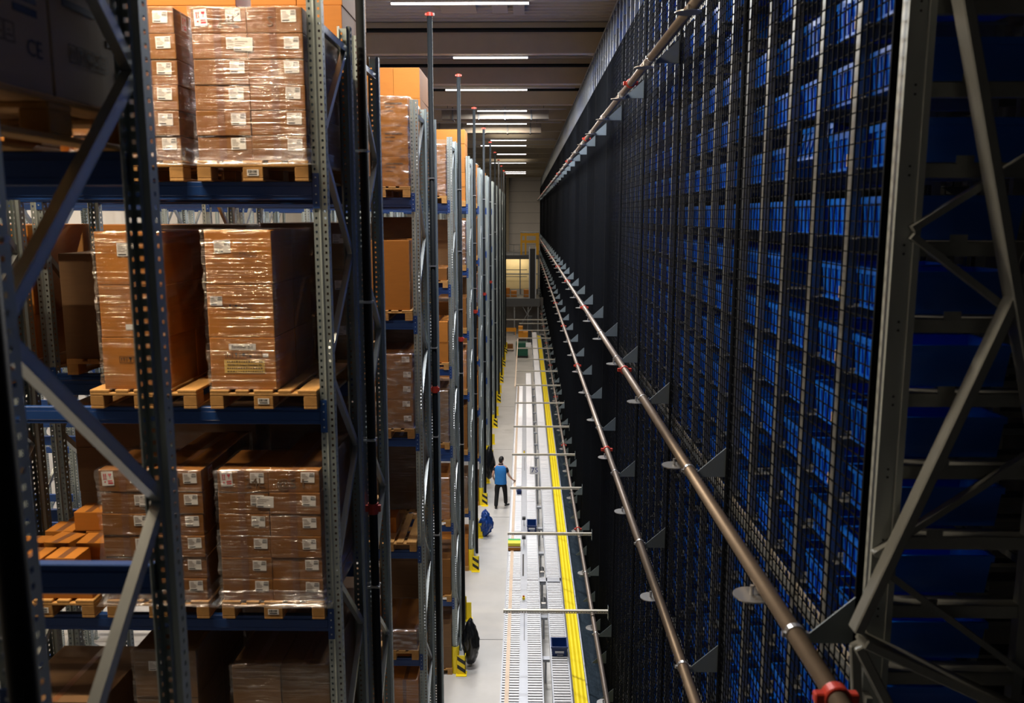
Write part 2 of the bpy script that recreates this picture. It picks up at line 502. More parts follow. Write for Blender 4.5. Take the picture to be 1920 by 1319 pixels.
def connector_mesh(sx):
    mb = MB()
    mb.box(0, -0.010, -0.19, 0.05 * sx, -0.004, 0.06) if sx > 0 else mb.box(0.05 * sx, -0.010, -0.19, 0, -0.004, 0.06)
    for z in (0.03, -0.03, -0.09, -0.15):
        mb.box(0.026 * sx - 0.005, -0.014, z - 0.005, 0.026 * sx + 0.005, -0.009, z + 0.005, 1)
    return mb.mesh('connector', [M['blue'], M['rivet']])


CON_R, CON_L = connector_mesh(1), connector_mesh(-1)


def rack(row, half, nbays=3, detail=0):
    """half 0 = front rack (outer posts towards the camera), half 1 = rear rack"""
    y0 = ROW_Y[row] + (GAPD if half else 0)
    where = 'near dark' if row == 0 else ORD[row]
    lab = 'grey perforated pallet rack with blue beams, %s row, %s side' % (where, 'far' if half else 'near')
    t = thing('pallet_rack', lab, 'pallet rack', (0, y0, 0), (0, 0, 0), 'pallet racks along the aisle')
    for b in range(nbays + 1):
        xc = PX - PWID / 2 - BAY * b
        fr = inst(BR_ALL if not (detail and b == 0) else None, 'upright_frame', t, (xc, FD if half else 0, 0), (0, 0, 0))
        if half: fr.scale = (1, -1, 1)
        if detail and b == 0:
            for me in BR: inst(me, 'brace', fr)
        inst(POST, 'post', fr, (0, 0, 0))
        inst(POST, 'post', fr, (0, FD, 0), (0, 0, PI))
    for b in range(nbays):
        x = PX - PWID - BAY * b
        for k in range(1, 7):
            for side in (0, 1):
                yy = 0.0 if side == 0 else FD
                bm_ = inst(BEAM, 'shelf_beam', t, (x, yy + (0.002 if side == 0 else -0.052), LV * k))
                if side == 0 and b == 0:
                    inst(CON_R, 'connector', bm_, (0, 0, 0))
                    if row <= 2: inst(CON_L, 'connector', bm_, (-bl, 0, 0))
    return t


rack(0, 1, 2, 1)
for r in range(1, 12):
    rack(r, 0, 3, 1 if r <= 5 else 0)
    rack(r, 1, 3, 1 if r <= 4 else 0)


# ------------------------------------------------------------------ pallets and cartons
def pallet_parts():
    P = []
    W, D = 0.8, 1.2
    for x, wd in ((0, 0.145), (0.19, 0.10), (0.3275, 0.145), (0.51, 0.10), (0.655, 0.145)):
        P.append(('deck_board', MB().box(x, 0, 0.122, x + wd, D, 0.144), 'wood'))
    for y in (0, D / 2 - 0.0725, D - 0.145):
        P.append(('stringer_board', MB().box(0, y, 0.100, W, y + 0.145, 0.1215), 'wood'))
    for x, wd in ((0, 0.10), (0.3275, 0.145), (0.70, 0.10)):
        for y in (0, D / 2 - 0.0725, D - 0.145):
            P.append(('block', MB().box(x, y, 0.022, x + wd, y + 0.145, 0.0995), 'wood2'))
        P.append(('runner', MB().box(x, 0, 0, x + wd, D, 0.0215), 'wood'))
    return P


PP = [(n, mb.mesh(n, M[m], bevel=0.004, seg=1)) for n, mb, m in pallet_parts()]
_all = MB()
for n, mb, m in pallet_parts():
    k = len(_all.v); _all.v += mb.v; _all.f += [tuple(i + k for i in f) for f in mb.f]
    _all.m += [0 if m == 'wood' else 1] * len(mb.f)
PALLET_ONE = _all.mesh('pallet', [M['wood'], M['wood2']])
mb = MB().box(-0.042, -0.0015, -0.022, 0.042, 0, 0.022)
x = -0.034
while x < 0.033:
    wd = random.choice((0.002, 0.003, 0.005)); mb.box(x, -0.0022, -0.002, x + wd, -0.0014, 0.017, 1); x += wd + random.choice((0.002, 0.003, 0.004))
mb.box(-0.030, -0.0022, -0.015, 0.030, -0.0014, -0.008, 1)
PAL_TAG = mb.mesh('barcode_tag', [M['paper'], M['ink']])


def pallet(x, y, z, label, full, tagged=False):
    """x, y = corner with the smallest x and y"""
    if full:
        t = thing('pallet', label, 'pallet', (x, y, z), (0, 0, 0), 'wooden pallets')
        for n, me in PP: inst(me, n, t)
        if tagged: inst(PAL_TAG, 'barcode_tag', t, (0.40, -0.001, 0.06))
    else:
        t = inst(PALLET_ONE, 'pallet', None, (x, y, z)); tag(t, label, 'pallet', 'wooden pallets')
    return t


def ship_label():
    mb = MB().box(-0.052, -0.0012, -0.040, 0.052, 0, 0.040)
    for i in range(5):
        mb.box(-0.045, -0.0018, 0.026 - i * 0.010, 0.0 + random.uniform(-0.02, 0.01), -0.0012, 0.0285 - i * 0.010, 2)
    for i in range(7): mb.box(0.014 + i * 0.005, -0.0018, 0.004, 0.0165 + i * 0.005, -0.0012, 0.022, 1)
    mb.box(0.016, -0.0018, 0.028, 0.046, -0.0012, 0.033, 1)
    mb.box(-0.045, -0.0018, -0.034, 0.004, -0.0012, -0.027, 1)
    return mb.mesh('shipping_label', [M['paper'], M['ink'], M['faint_ink']])


SHIP = ship_label()


def care_label():
    """white sticker: two red arrows, a heart, a small mark and two lines of red text"""
    mb = MB().box(-0.045, -0.0012, -0.055, 0.045, 0, 0.055)
    for x in (-0.030, -0.016):
        mb.box(x, -0.0018, 0.0, x + 0.007, -0.0012, 0.030, 1)
        mb.prism([(x - 0.003, -0.0018, 0.030), (x + 0.010, -0.0018, 0.030), (x + 0.0035, -0.0018, 0.042)], (0, 0.0006, 0), 1)
    mb.box(-0.034, -0.0018, -0.006, -0.006, -0.0012, -0.002, 1)
    h = [(0.020, 0.012), (0.030, 0.024), (0.033, 0.034), (0.028, 0.041), (0.020, 0.036), (0.012, 0.041), (0.007, 0.034), (0.010, 0.024)]
    mb.prism([(x, -0.0018, z) for x, z in h], (0, 0.0006, 0), 1)
    mb.box(0.018, -0.0018, 0.0, 0.022, -0.0012, 0.012, 1)
    mb.prism([(-0.028, -0.0018, -0.030), (-0.014, -0.0018, -0.030), (-0.017, -0.0018, -0.020), (-0.025, -0.0018, -0.020)], (0, 0.0006, 0), 1)
    mb.box(0.000, -0.0018, -0.024, 0.036, -0.0012, -0.014, 1); mb.box(0.000, -0.0018, -0.042, 0.038, -0.0012, -0.030, 1)
    return mb.mesh('handling_label', [M['paper'], M['red_ink']])


CARE = care_label()
_cart = {}


def carton_mesh(w, d, h, m):
    k = (round(w, 3), round(d, 3), round(h, 3), m)
    if k not in _cart:
        mb = MB().box(-w / 2, 0, 0, w / 2, d, h)
        me = mb.mesh('carton', [M[m], M['card_seam']], bevel=0.006, seg=2)
        _cart[k] = me
    return _cart[k]


def strip(w, h, m, name, t=0.0008):
    k = (name, round(w, 3), round(h, 3), m)
    if k not in _cart: _cart[k] = MB().box(-w / 2, -t, 0, w / 2, 0, h).mesh(name, M[m])
    return _cart[k]


def top_tape(d, w=0.055):
    k = ('top_tape', round(d, 3))
    if k not in _cart: _cart[k] = MB().box(-w / 2, 0.0, 0, w / 2, d, 0.0008).mesh('tape', M['tape'])
    return _cart[k]


def carton(x, y, z, w, d, h, label, group, m='card', tape=True, ship=None, rz=0.0, top=True):
    """x = left edge, y = front, z = bottom"""
    o = inst(carton_mesh(w, d, h, m), 'carton', None, (x + w / 2, y, z), (0, 0, rz))
    tag(o, label, 'carton', group)
    if tape: inst(strip(0.052, h - 0.004, 'tape', 'tape'), 'tape', o, (-0.04 * w, -0.0004, 0.002))
    if ship is not None: inst(SHIP, 'shipping_label', o, (ship[0], -0.0012, ship[1]), (0, R(random.uniform(-2, 2)), 0))
    if top: inst(top_tape(d - 0.01), 'tape', o, (0, 0.005, h + 0.0002))
    return o


def wrap(x0, x1, y0, y1, z0, z1, label, m='film', seed=0, amp=0.010, skirt=0.0, nz=40, nx=22, hem_of=None):
    """crumpled film round the four sides of a load, folded in over the top edge"""
    mb = MB(); off = 0.006
    loop = []
    def edge(a, b, n):
        for i in range(n): loop.append((a[0] + (b[0] - a[0]) * i / n, a[1] + (b[1] - a[1]) * i / n))
    e = off
    edge((x0 - e, y0 - e), (x1 + e, y0 - e), nx); edge((x1 + e, y0 - e), (x1 + e, y1 + e), nx)
    edge((x1 + e, y1 + e), (x0 - e, y1 + e), nx); edge((x0 - e, y1 + e), (x0 - e, y0 - e), nx)
    n = len(loop); cx, cy = (x0 + x1) / 2, (y0 + y1) / 2
    rows = []
    for k in range(nz + 1):
        t = k / nz; z = z0 + (z1 - z0) * t
        ring = []
        for px, py in loop:
            v = mnoise.noise(Vector((px * 5 + seed * 3.1, py * 5, z * 22)))
            v2 = mnoise.noise(Vector((px * 14 + seed, py * 14 + z * 9, z * 9)))
            d = amp * (0.55 + 0.8 * v + 0.4 * v2)
            d = max(d, 0.0)
            if t < 0.1: d += skirt * (1 - t / 0.1) ** 2
            nx_, ny_ = 0.0, 0.0
            if abs(py - (y0 - e)) < 1e-6: ny_ = -1
            elif abs(py - (y1 + e)) < 1e-6: ny_ = 1
            if abs(px - (x0 - e)) < 1e-6: nx_ = -1
            elif abs(px - (x1 + e)) < 1e-6: nx_ = 1
            ring.append((px + nx_ * d, py + ny_ * d, z))
        rows.append(ring)
    top = []
    for px, py in loop:
        v = mnoise.noise(Vector((px * 8 + seed, py * 8, 3.3)))
        f = 0.86 + 0.08 * v
        top.append((cx + (px - cx) * f, cy + (py - cy) * f, z1 + 0.010 + 0.006 * v))
    rows.append(top)
    mb.v = [p for r_ in rows for p in r_]
    for k in range(len(rows) - 1):
        for i in range(n):
            j = (i + 1) % n
            mb.f.append((k * n + i, k * n + j, (k + 1) * n + j, (k + 1) * n + i)); mb.m.append(0)
    if hem_of is not None:
        return mb.build('loose_hem', M[m], hem_of, smooth=True, recalc=False)
    o = mb.build('stretch_film', M[m], None, smooth=True, recalc=False)
    if skirt:
        wrap(x0 - 0.004, x1 + 0.004, y0 - 0.004, y1 + 0.004, z0 - 0.01, z0 + 0.10, '', 'film_heavy', seed + 5, 0.022, skirt * 0.8, 14, nx, hem_of=o)
    tag(o, label, 'stretch film', 'stretch film round the loads')
    return o


SHELF = {6: 'top shelf', 5: 'second shelf down', 4: 'third shelf down', 3: 'fourth shelf down', 2: 'fifth shelf down',
         1: 'sixth shelf down', 0: 'floor level'}
POSN = ['aisle-end', 'second', 'third', 'fourth', 'fifth', 'sixth']


def slot(p):
    b = p // 3
    return -1.548 - 0.795 - 0.90 * (p % 3) - BAY * b      # left edge of the pallet


def where(row, half, lev, p):
    return '%s pallet, %s rack %s, %s' % (POSN[p], ORD[row] if row else 'nearest', 'rear' if half else 'front', SHELF[lev])


def base(row, half, lev, p):
    y = ROW_Y[row] + (GAPD if half else 0) - 0.06
    return slot(p), y, LV * lev


def put_pallet(row, half, lev, p, full=False, tagged=False, what='wooden pallet'):
    x, y, z = base(row, half, lev, p)
    pallet(x, y, z + 0.001, '%s under the load, %s' % (what, where(row, half, lev, p)), full, tagged)
    return x, y, z + 0.146


LAY = ['bottom', 'second', 'third', 'fourth', 'fifth', 'sixth', 'seventh']


def layer_name(k, n):
    return 'top' if k == n - 1 else LAY[k]


def stack(row, half, lev, p, nx, ny, nz, w, d, h, m='card', x_off=0.0, y_off=0.02, ship=True, tape=True, full=False, tagged=False,
          film=None, skirt=0.0, amp=0.01, jitter=0.004, z_skip=None, adj='brown', visible=None, fz=0.0):
    x, y, z = put_pallet(row, half, lev, p, full, tagged)
    wh = where(row, half, lev, p)
    tot = nx * w
    xl = x + (0.8 - tot) / 2 + x_off
    colname = ['left', 'right'] if nx == 2 else ([''] if nx == 1 else ['left', 'middle', 'right'])
    out = []
    for k in range(nz):
        for j in range(ny):
            for i in range(nx):
                if visible and not visible(i, j, k): continue
                dep = '' if ny == 1 else (' front' if j == 0 else ' back')
                lab = '%s carton, %s layer, %s%s column, %s' % (adj, layer_name(k, nz), colname[i], dep, wh)
                lab = lab.replace(',  column', '').replace(',  ', ', ')
                if nz == 1: lab = lab.replace(', top layer', '')
                jx, jy = random.uniform(-jitter, jitter), random.uniform(-jitter, jitter)
                c = carton(xl + i * w + 0.002 + jx, y + y_off + j * d + jy, z + k * (h + 0.0008), w - 0.004, d - 0.004, h - 0.001, lab,
                           'cartons on the pallet racks', m, tape and j == 0,
                           (0.27 * w + random.uniform(-0.01, 0.01), h * 0.66 + random.uniform(-0.006, 0.006)) if (ship and j == 0) else None,
                           random.uniform(-0.006, 0.006), top=(k == nz - 1))
                out.append((c, i, j, k))
    if film:
        wrap(xl - 0.004, xl + tot + 0.004, y + y_off - 0.004, y + y_off + ny * d + 0.004, z - 0.02 * (1 if skirt else 0) + fz, z + nz * (h + 0.0008) + 0.003,
             'clear stretch film wrapped round the cartons, %s' % wh, film, seed=row * 7 + lev * 3 + p, amp=amp, skirt=skirt)
    return out, (xl, y + y_off, z)


def sticker(parent, me, name, loc, rot=(0, 0, 0)):
    return inst(me, name, parent, loc, rot)


def note_mesh():
    mb = MB().box(-0.066, -0.0012, -0.045, 0.066, 0, 0.045)
    mb.box(-0.058, -0.0018, 0.030, -0.04, -0.0012, 0.034, 1)
    for i in range(3): mb.box(-0.058, -0.0018, 0.016 - 0.014 * i, 0.03 - 0.02 * i, -0.0012, 0.0185 - 0.014 * i, 2)
    mb.box(-0.060, -0.0018, -0.040, -0.012, -0.0012, -0.034, 1)
    return mb.mesh('delivery_note', [M['paper'], M['ink'], M['faint_ink']])


NOTE = note_mesh()


def front_text(txt, size, m, parent, x, z, name='lettering', tilt=0.0):
    me = text_mesh(txt, size, M[m])
    return inst(me, name, parent, (x, -0.0026, z), (PI / 2, tilt, 0))


def icons_mesh(s=0.045, m='faint_ink', n=5):
    """row of handling pictograms in boxes: arrows, glass, umbrella, hand, hook"""
    mb = MB(); t = 0.0006
    def rect(x0, z0, x1, z1): mb.box(x0, -t, z0, x1, 0, z1)
    for i in range(n):
        ox = i * s * 1.12
        for a in ((0, 0, s, s * .05), (0, s * .95, s, s), (0, 0, s * .05, s), (s * .95, 0, s, s)): rect(ox + a[0], a[1], ox + a[2], a[3])
        if i % 5 == 0:
            for q in (.22, .58):
                rect(ox + s * (q + .05), s * .2, ox + s * (q + .15), s * .6)
                mb.prism([(ox + s * q, -t, s * .55), (ox + s * (q + .2), -t, s * .55), (ox + s * (q + .1), -t, s * .85)], (0, t, 0))
        elif i % 5 == 1:
            mb.prism([(ox + s * .25, -t, s * .85), (ox + s * .75, -t, s * .85), (ox + s * .55, -t, s * .45), (ox + s * .45, -t, s * .45)], (0, t, 0))
            rect(ox + s * .46, s * .2, ox + s * .54, s * .46); rect(ox + s * .3, s * .14, ox + s * .7, s * .2)
        elif i % 5 == 2:
            mb.prism([(ox + s * .15, -t, s * .5), (ox + s * .85, -t, s * .5), (ox + s * .7, -t, s * .75), (ox + s * .5, -t, s * .84), (ox + s * .3, -t, s * .75)], (0, t, 0))
            rect(ox + s * .47, s * .15, ox + s * .53, s * .52)
        elif i % 5 == 3:
            rect(ox + s * .2, s * .25, ox + s * .5, s * .5); rect(ox + s * .5, s * .35, ox + s * .8, s * .42)
        else:
            rect(ox + s * .2, s * .3, ox + s * .8, s * .36); rect(ox + s * .3, s * .55, ox + s * .6, s * .6)
    return mb.mesh('handling_marks', M[m])


ICONS = icons_mesh()
ICONS_B = icons_mesh(0.05, 'ink')


def scribble(parent, x, z, m='ink', s=1.0):
    """hand-drawn arrow stroke"""
    mb = MB()
    pts = [(-0.05, -0.02), (-0.02, -0.012), (0.01, 0.004), (0.04, 0.022)]
    for a, b in zip(pts[:-1], pts[1:]): mb.bar((a[0] * s, -0.0024, a[1] * s), (b[0] * s, -0.0024, b[1] * s), 0.0008, 0.004 * s)
    mb.bar((0.04 * s, -0.0024, 0.022 * s), (0.022 * s, -0.0024, 0.022 * s), 0.0008, 0.003 * s)
    return mb.build('ink_arrow', M[m], parent, (x, 0, z))


# ---- first lit row, front side
SW, SH, SD = 0.392, 0.1735, 0.58


def small_stack(lev, p, text, **k):
    out, o = stack(1, 0, lev, p, 2, 2, 6, SW, SD, SH, 'card', full=True, tagged=True, visible=lambda i, j, k: j == 0 or i == 1, **k)
    pick = {(i, j, kk): c for c, i, j, kk in out}
    tl, tr, s2 = pick[(0, 0, 5)], pick[(1, 0, 5)], pick[(0, 0, 4)]
    sticker(tl, CARE, 'handling_label', (-0.125, -0.0014, 0.105), (0, R(-3), 0))
    sticker(s2, NOTE, 'delivery_note', (0.165, -0.0036, 0.10), (0, R(2), 0))
    return pick


pk = small_stack(6, 0, '24L', film='film', skirt=0.03, amp=0.010)
front_text('24L', 0.11, 'faint_ink', pk[(0, 0, 5)], 0.06, 0.075, 'marker_writing')
front_text('S', 0.10, 'faint_ink', pk[(1, 0, 5)], -0.03, 0.075, 'marker_writing')
scribble(pk[(0, 0, 5)], 0.11, 0.105)
pk = small_stack(6, 1, '', film='film', skirt=0.02, amp=0.010)
inst(CARE, 'handling_label', pk[(1, 0, 5)], (SW / 2 - 0.001, 0.18, 0.10), (0, 0, PI / 2))
pk = small_stack(4, 0, '24L@5 1', film='film', skirt=0.05, amp=0.014)
front_text('24L', 0.10, 'faint_ink', pk[(0, 0, 5)], 0.09, 0.075, 'marker_writing')
front_text('@5 1', 0.10, 'faint_ink', pk[(1, 0, 5)], -0.02, 0.07, 'marker_writing')
pk = small_stack(4, 1, '', film='film', skirt=0.04, amp=0.016)
inst(CARE, 'handling_label', pk[(1, 0, 5)], (SW / 2 - 0.001, 0.18, 0.10), (0, 0, PI / 2))
front_text('1', 0.10, 'ink', pk[(1, 0, 5)], 0.02, 0.075, 'marker_writing')

# big cartons on the second shelf down
out, o = stack(1, 0, 5, 0, 1, 2, 3, 0.49, 0.56, 0.392, 'card2', x_off=-0.145, ship=False, tape=False, full=True, tagged=True,
               film='film_streak', amp=0.012, adj='big orange-brown')
for c, i, j, k in out:
    if j: continue
    if k == 2:
        inst(SHIP, 'shipping_label', c, (-0.115, -0.0016, 0.275), (0, R(-2), 0), (1.15, 1, 1.15))
        inst(ICONS, 'handling_marks', c, (-0.04, -0.0016, 0.205), (0, 0, 0), (0.7, 1, 0.7))
    if k == 1:
        inst(SHIP, 'shipping_label', c, (-0.175, -0.0016, 0.27), (0, 0, 0), (0.85, 1, 0.85))
        inst(ICONS_B, 'handling_marks', c, (-0.14, -0.0016, 0.21), (0, 0, 0), (0.8, 1, 0.8))
    if k == 0:
        s = inst(strip(0.20, 0.045, 'paper', 'paper_strip'), 'paper_strip', c, (0.0, -0.001, 0.30))
        front_text('Sanitizer 2-1', 0.032, 'ink', c, 0.0, 0.322)
        inst(ICONS_B, 'handling_marks', c, (-0.13, -0.0016, 0.235), (0, 0, 0))
        s = inst(strip(0.30, 0.10, 'cream_label', 'product_label'), 'product_label', c, (0.01, -0.001, 0.125))
        front_text('COVID-19 Antigen Detection Kit', 0.0185, 'faint_ink', c, 0.01, 0.187)
        mbt = MB()
        for zz, hh in ((0.205, 0.013), (0.157, 0.013), (0.134, 0.009)):
            xx = -0.13
            while xx < 0.13:
                ww = random.uniform(0.008, 0.016)
                mbt.box(xx, -0.0026, zz, xx + ww, -0.0018, zz + hh * random.uniform(0.7, 1)); xx += ww + 0.006
        mbt.build('printed_lines', M['faint_ink'], c, (0.01, 0, 0))
        inst(strip(0.04, 0.03, 'paper', 'small_tag'), 'small_tag', c, (0.17, -0.001, 0.245))
out, o = stack(1, 0, 5, 1, 1, 2, 3, 0.49, 0.56, 0.388, 'card2', x_off=-0.045, ship=False, tape=False, full=True,
               film='film_streak', amp=0.013, adj='big orange-brown')
for c, i, j, k in out:
    if j: continue
    if k == 2: inst(SHIP, 'shipping_label', c, (-0.02, -0.0016, 0.26), (0, 0, 0), (1.2, 1, 1.2))
    if k == 1: inst(strip(0.16, 0.04, 'paper', 'paper_strip'), 'paper_strip', c, (0.02, -0.001, 0.06))
    if k == 0: inst(ICONS_B, 'handling_marks', c, (-0.12, -0.0016, 0.2), (0, 0, 0))

# loose small cartons on the third pallet, third shelf down
x, y, z = put_pallet(1, 0, 4, 2, True, True)
wh = where(1, 0, 4, 2)
low = [(0.16, 0.03, 0, 0.0, 'sealed front-left'), (0.42, 0.05, 0, 0.0, 'white-labelled front-right'), (0.0, 0.28, 0, 0.05, 'plain left-edge'),
       (0.20, 0.36, 0, -0.2, 'open-topped skewed'), (0.50, 0.36, 0, 0.06, 'plain right-middle'), (0.1, 0.62, 0, 0.0, 'plain back-left'),
       (0.45, 0.62, 0, 0.04, 'plain back-middle'), (0.15, 0.9, 0, 0, 'plain rear-left'), (0.47, 0.9, 0, 0, 'plain rear-right'),
       (0.36, 0.62, 1, 0.03, 'upper back')]
carton(x + 0.01, y + 0.03, z, 0.77, 1.14, 0.155, 'flat carton under the small ones, %s' % wh, 'cartons on the pallet racks', 'card2', False)
z += 0.157
for ax, ay, lvl, rz, nm in low:
    c = carton(x + ax, y + ay, z + lvl * 0.168, 0.235, 0.24, 0.165, '%s small brown carton, %s' % (nm, wh), 'cartons on the pallet racks', 'card2',
               False, None, rz)
    if nm.startswith('sealed'):
        inst(strip(0.15, 0.035, 'ink', 'dark_strip'), 'dark_strip', c, (-0.01, -0.001, 0.085))
    if nm.startswith('white'):
        inst(strip(0.13, 0.07, 'paper', 'paper_label'), 'paper_label', c, (-0.03, -0.001, 0.025))
        inst(strip(0.09, 0.018, 'faint_ink', 'printed_line'), 'printed_line', c, (0.03, -0.001, 0.125))

# low cartons on the third pallet of the top shelf
x, y, z = put_pallet(1, 0, 6, 2, True, True)
wh = where(1, 0, 6, 2)
c = carton(x + 0.04, y + 0.05, z, 0.36, 0.5, 0.17, 'flat brown carton printed TOP, %s' % wh, 'cartons on the pallet racks', 'card2', False)
front_text('TOP', 0.05, 'ink', c, 0.0, 0.06)
c = carton(x + 0.43, y + 0.05, z, 0.34, 0.5, 0.16, 'flat brown carton with red warning triangle, %s' % wh, 'cartons on the pallet racks', 'card2', False)
MB().prism([(-0.04, -0.002, 0.02), (0.04, -0.002, 0.02), (0, -0.002, 0.09)], (0, 0.001, 0)).build('warning_triangle', M['red_ink'], c, (0.06, 0, 0.02))
for q in range(2):
    carton(x + 0.03 + 0.38 * q, y + 0.62, z, 0.36, 0.5, 0.2, '%s low brown carton at the back, %s' % (('left', 'right')[q], wh), 'cartons on the pallet racks', 'card2', False)

# fourth shelf down and lower, first row front
out, o = stack(1, 0, 3, 0, 2, 1, 3, 0.39, 1.12, 0.36, 'card3', y_off=0.10, ship=False, tape=False, film='film', full=True, adj='dull brown')
out, o = stack(1, 0, 3, 1, 1, 2, 3, 0.5, 0.56, 0.40, 'card3', x_off=-0.02, y_off=0.10, ship=False, tape=False, film='film', full=True, adj='dull brown')
for c, i, j, k in out:
    if j: continue
    inst(ICONS_B, 'handling_marks', c, (-0.1, -0.0016, 0.2), (0, 0, 0))
    if k == 2: inst(SHIP, 'shipping_label', c, (-0.08, -0.0016, 0.27), (0, 0, 0))
    if k == 1:
        inst(strip(0.2, 0.045, 'paper', 'paper_strip'), 'paper_strip', c, (0.03, -0.001, 0.30))
        front_text('Sanitizer 2-1', 0.032, 'ink', c, 0.03, 0.322)
        inst(strip(0.24, 0.1, 'cream_label', 'product_label'), 'product_label', c, (0.0, -0.001, 0.12))
stack(1, 0, 3, 2, 1, 1, 2, 0.78, 0.9, 0.4, 'card3', ship=False, tape=False, adj='dull brown')

# ---- first lit row, rear side (seen between and above the front loads)
stack(1, 1, 6, 0, 2, 2, 5, 0.39, 0.57, 0.457, 'card2', ship=False, tape=False, visible=lambda i, j, k: j == 0 or i == 1, adj='tall orange-brown')
stack(1, 1, 6, 1, 1, 1, 5, 0.78, 1.1, 0.457, 'card2', ship=False, tape=False, adj='tall dull brown')
stack(1, 1, 6, 2, 1, 1, 5, 0.78, 1.1, 0.457, 'card2', ship=False, tape=False, adj='tall dull brown')
stack(1, 1, 5, 0, 2, 1, 3, 0.39, 1.1, 0.405, 'card3', ship=True, tape=False, film='film', adj='dark brown')
stack(1, 1, 5, 1, 2, 1, 3, 0.39, 1.1, 0.40, 'card3', ship=False, tape=False, film='film', adj='dark brown')
out, o = stack(1, 1, 5, 2, 1, 1, 1, 0.62, 1.0, 0.95, 'card3', x_off=-0.10, ship=False, tape=False, adj='very large brown')
inst(strip(0.16, 0.10, 'yel_label', 'yellow_label'), 'yellow_label', out[0][0], (0.14, -0.001, 0.62))
MB().box(-0.06, -0.0022, 0.0, 0.03, -0.0012, 0.012).box(-0.06, -0.0022, 0.03, 0.01, -0.0012, 0.04).build('printed_lines', M['ink'], out[0][0], (0.13, 0, 0.66))
for p in (0, 1, 2):
    o_, _ = stack(1, 1, 4, p, 1, 1, 3, 0.78, 1.1, 0.42, 'card3', ship=False, tape=False, film='film' if p < 2 else None, adj='dark brown')
    inst(NOTE, 'delivery_note', o_[-1][0], (-0.12, -0.0022, 0.30), (0, 0, 0), (1.2, 1, 1.3))
for p in (0, 1):
    stack(1, 1, 3, p, 1, 1, 2, 0.78, 1.1, 0.45, 'card3', ship=False, tape=False, adj='dark brown')
for p in (3, 4):
    stack(1, 1, 5, p, 1, 1, 3, 0.78, 1.1, 0.40, 'card2', ship=False, tape=False, adj='orange-brown')
    stack(1, 0, 5, p, 1, 1, 2, 0.78, 1.1, 0.50, 'card3', ship=False, tape=False, adj='dull brown')

# ---- near dark row: two printed cartons on one pallet of the top shelf
def near_load():
    x = slot(0); y = 2.30; z = LV * 6
    pallet(x, y, z + 0.001, 'wooden pallet in the dark at the top left, under the printed mask cartons', True, False)
    z += 0.146
    cs = []
    for q, (yy, nm) in enumerate(((0.02, 'near'), (0.61, 'far'))):
        for k in range(1 if q == 0 else 1):
            c = carton(x + 0.02, y + yy, z, 0.765, 0.575, 0.72, '%s large carton of lightened colour with CE mark on the near-row pallet' % nm, 'printed cartons on the near row',
                       'card_pale', False, None)
            cs.append(c)
            hx = 0.765 / 2 + 0.0022
            def side(txt, size, yy2, zz, m='blue_ink'):
                inst(text_mesh(txt, size, M[m]), 'lettering', c, (hx, yy2, zz), (PI / 2, 0, PI / 2))
            side('Surgical Mask', 0.075, 0.30, 0.52)
            mbl = MB()
            for y_, z_, l_ in ((0.10, 0.43, 0.34), (0.12, 0.37, 0.2), (0.08, 0.31, 0.22), (0.38, 0.27, 0.13), (0.38, 0.23, 0.13)):
                mbl.box(hx - 0.0022, y_, z_, hx, y_ + l_, z_ + 0.024)
            mbl.build('printed_lines', M['blue_ink'], c)
            side('CE', 0.075, 0.48, 0.13)
            inst(ICONS_B, 'handling_marks', c, (hx, 0.10, 0.13), (0, 0, PI / 2), (1.0, 1, 1.2))
    return cs


near_load()


# ---- second row onwards
def wrapped(row, half, lev, p, m='card', n=4, film='film', nx=2, h=0.28, **k):
    return stack(row, half, lev, p, nx, 1, n, 0.78 / nx, 1.12, h, m, film=film, **k)


out, o = stack(2, 0, 6, 0, 2, 2, 3, 0.385, 0.56, 0.39, 'card2', ship=False, tape=False, film='film_heavy', amp=0.03, full=True, adj='printed')
for c, i, j, k in out:
    if j: continue
    MB().box(-0.11, -0.0018, 0.29, 0.12, -0.0008, 0.31).box(-0.11, -0.0018, 0.25, 0.02, -0.0008, 0.262).box(-0.11, -0.0018, 0.20, 0.0, -0.0008, 0.208).build('printed_lines', M['faint_ink'], c)
stack(2, 1, 6, 0, 2, 1, 4, 0.39, 1.12, 0.44, 'card2', ship=False, tape=False, adj='tall orange-brown')
stack(2, 0, 5, 0, 1, 1, 1, 0.74, 1.1, 0.95, 'card2', ship=False, tape=False, full=True, adj='huge brown')
stack(2, 1, 5, 0, 1, 1, 3, 0.78, 1.12, 0.42, 'card3', ship=False, tape=False, adj='dark brown')
stack(2, 0, 4, 0, 2, 1, 5, 0.39, 1.12, 0.21, 'card', ship=True, tape=False, film='film_heavy', amp=0.02, full=True)
stack(2, 1, 4, 0, 1, 1, 3, 0.78, 1.12, 0.42, 'card3', ship=False, tape=False, film='film', adj='dark brown')
x, y, z = put_pallet(2, 0, 3, 0, True, False, 'nearly empty wooden pallet')
carton(x + 0.12, y + 0.35, z, 0.34, 0.34, 0.24, 'single brown carton on the nearly empty pallet, second rack, fourth shelf down', 'cartons on the pallet racks', 'card2', False)
stack(2, 1, 3, 0, 1, 1, 4, 0.78, 1.12, 0.30, 'card3', ship=False, tape=False, film='film', adj='grey-brown wrapped')
stack(2, 0, 2, 0, 1, 1, 1, 0.76, 1.1, 0.29, 'card', ship=False, tape=False, film='film_heavy', amp=0.02, adj='flat brown')
stack(2, 1, 2, 0, 1, 1, 3, 0.78, 1.12, 0.40, 'card3', ship=False, tape=False, adj='dark brown')
stack(2, 0, 1, 0, 2, 1, 3, 0.39, 1.12, 0.40, 'card2', ship=False, tape=True, film='film', adj='orange-brown')
stack(2, 0, 0, 0, 2, 1, 2, 0.39, 1.12, 0.5, 'card3', ship=False, tape=False, adj='dull brown')
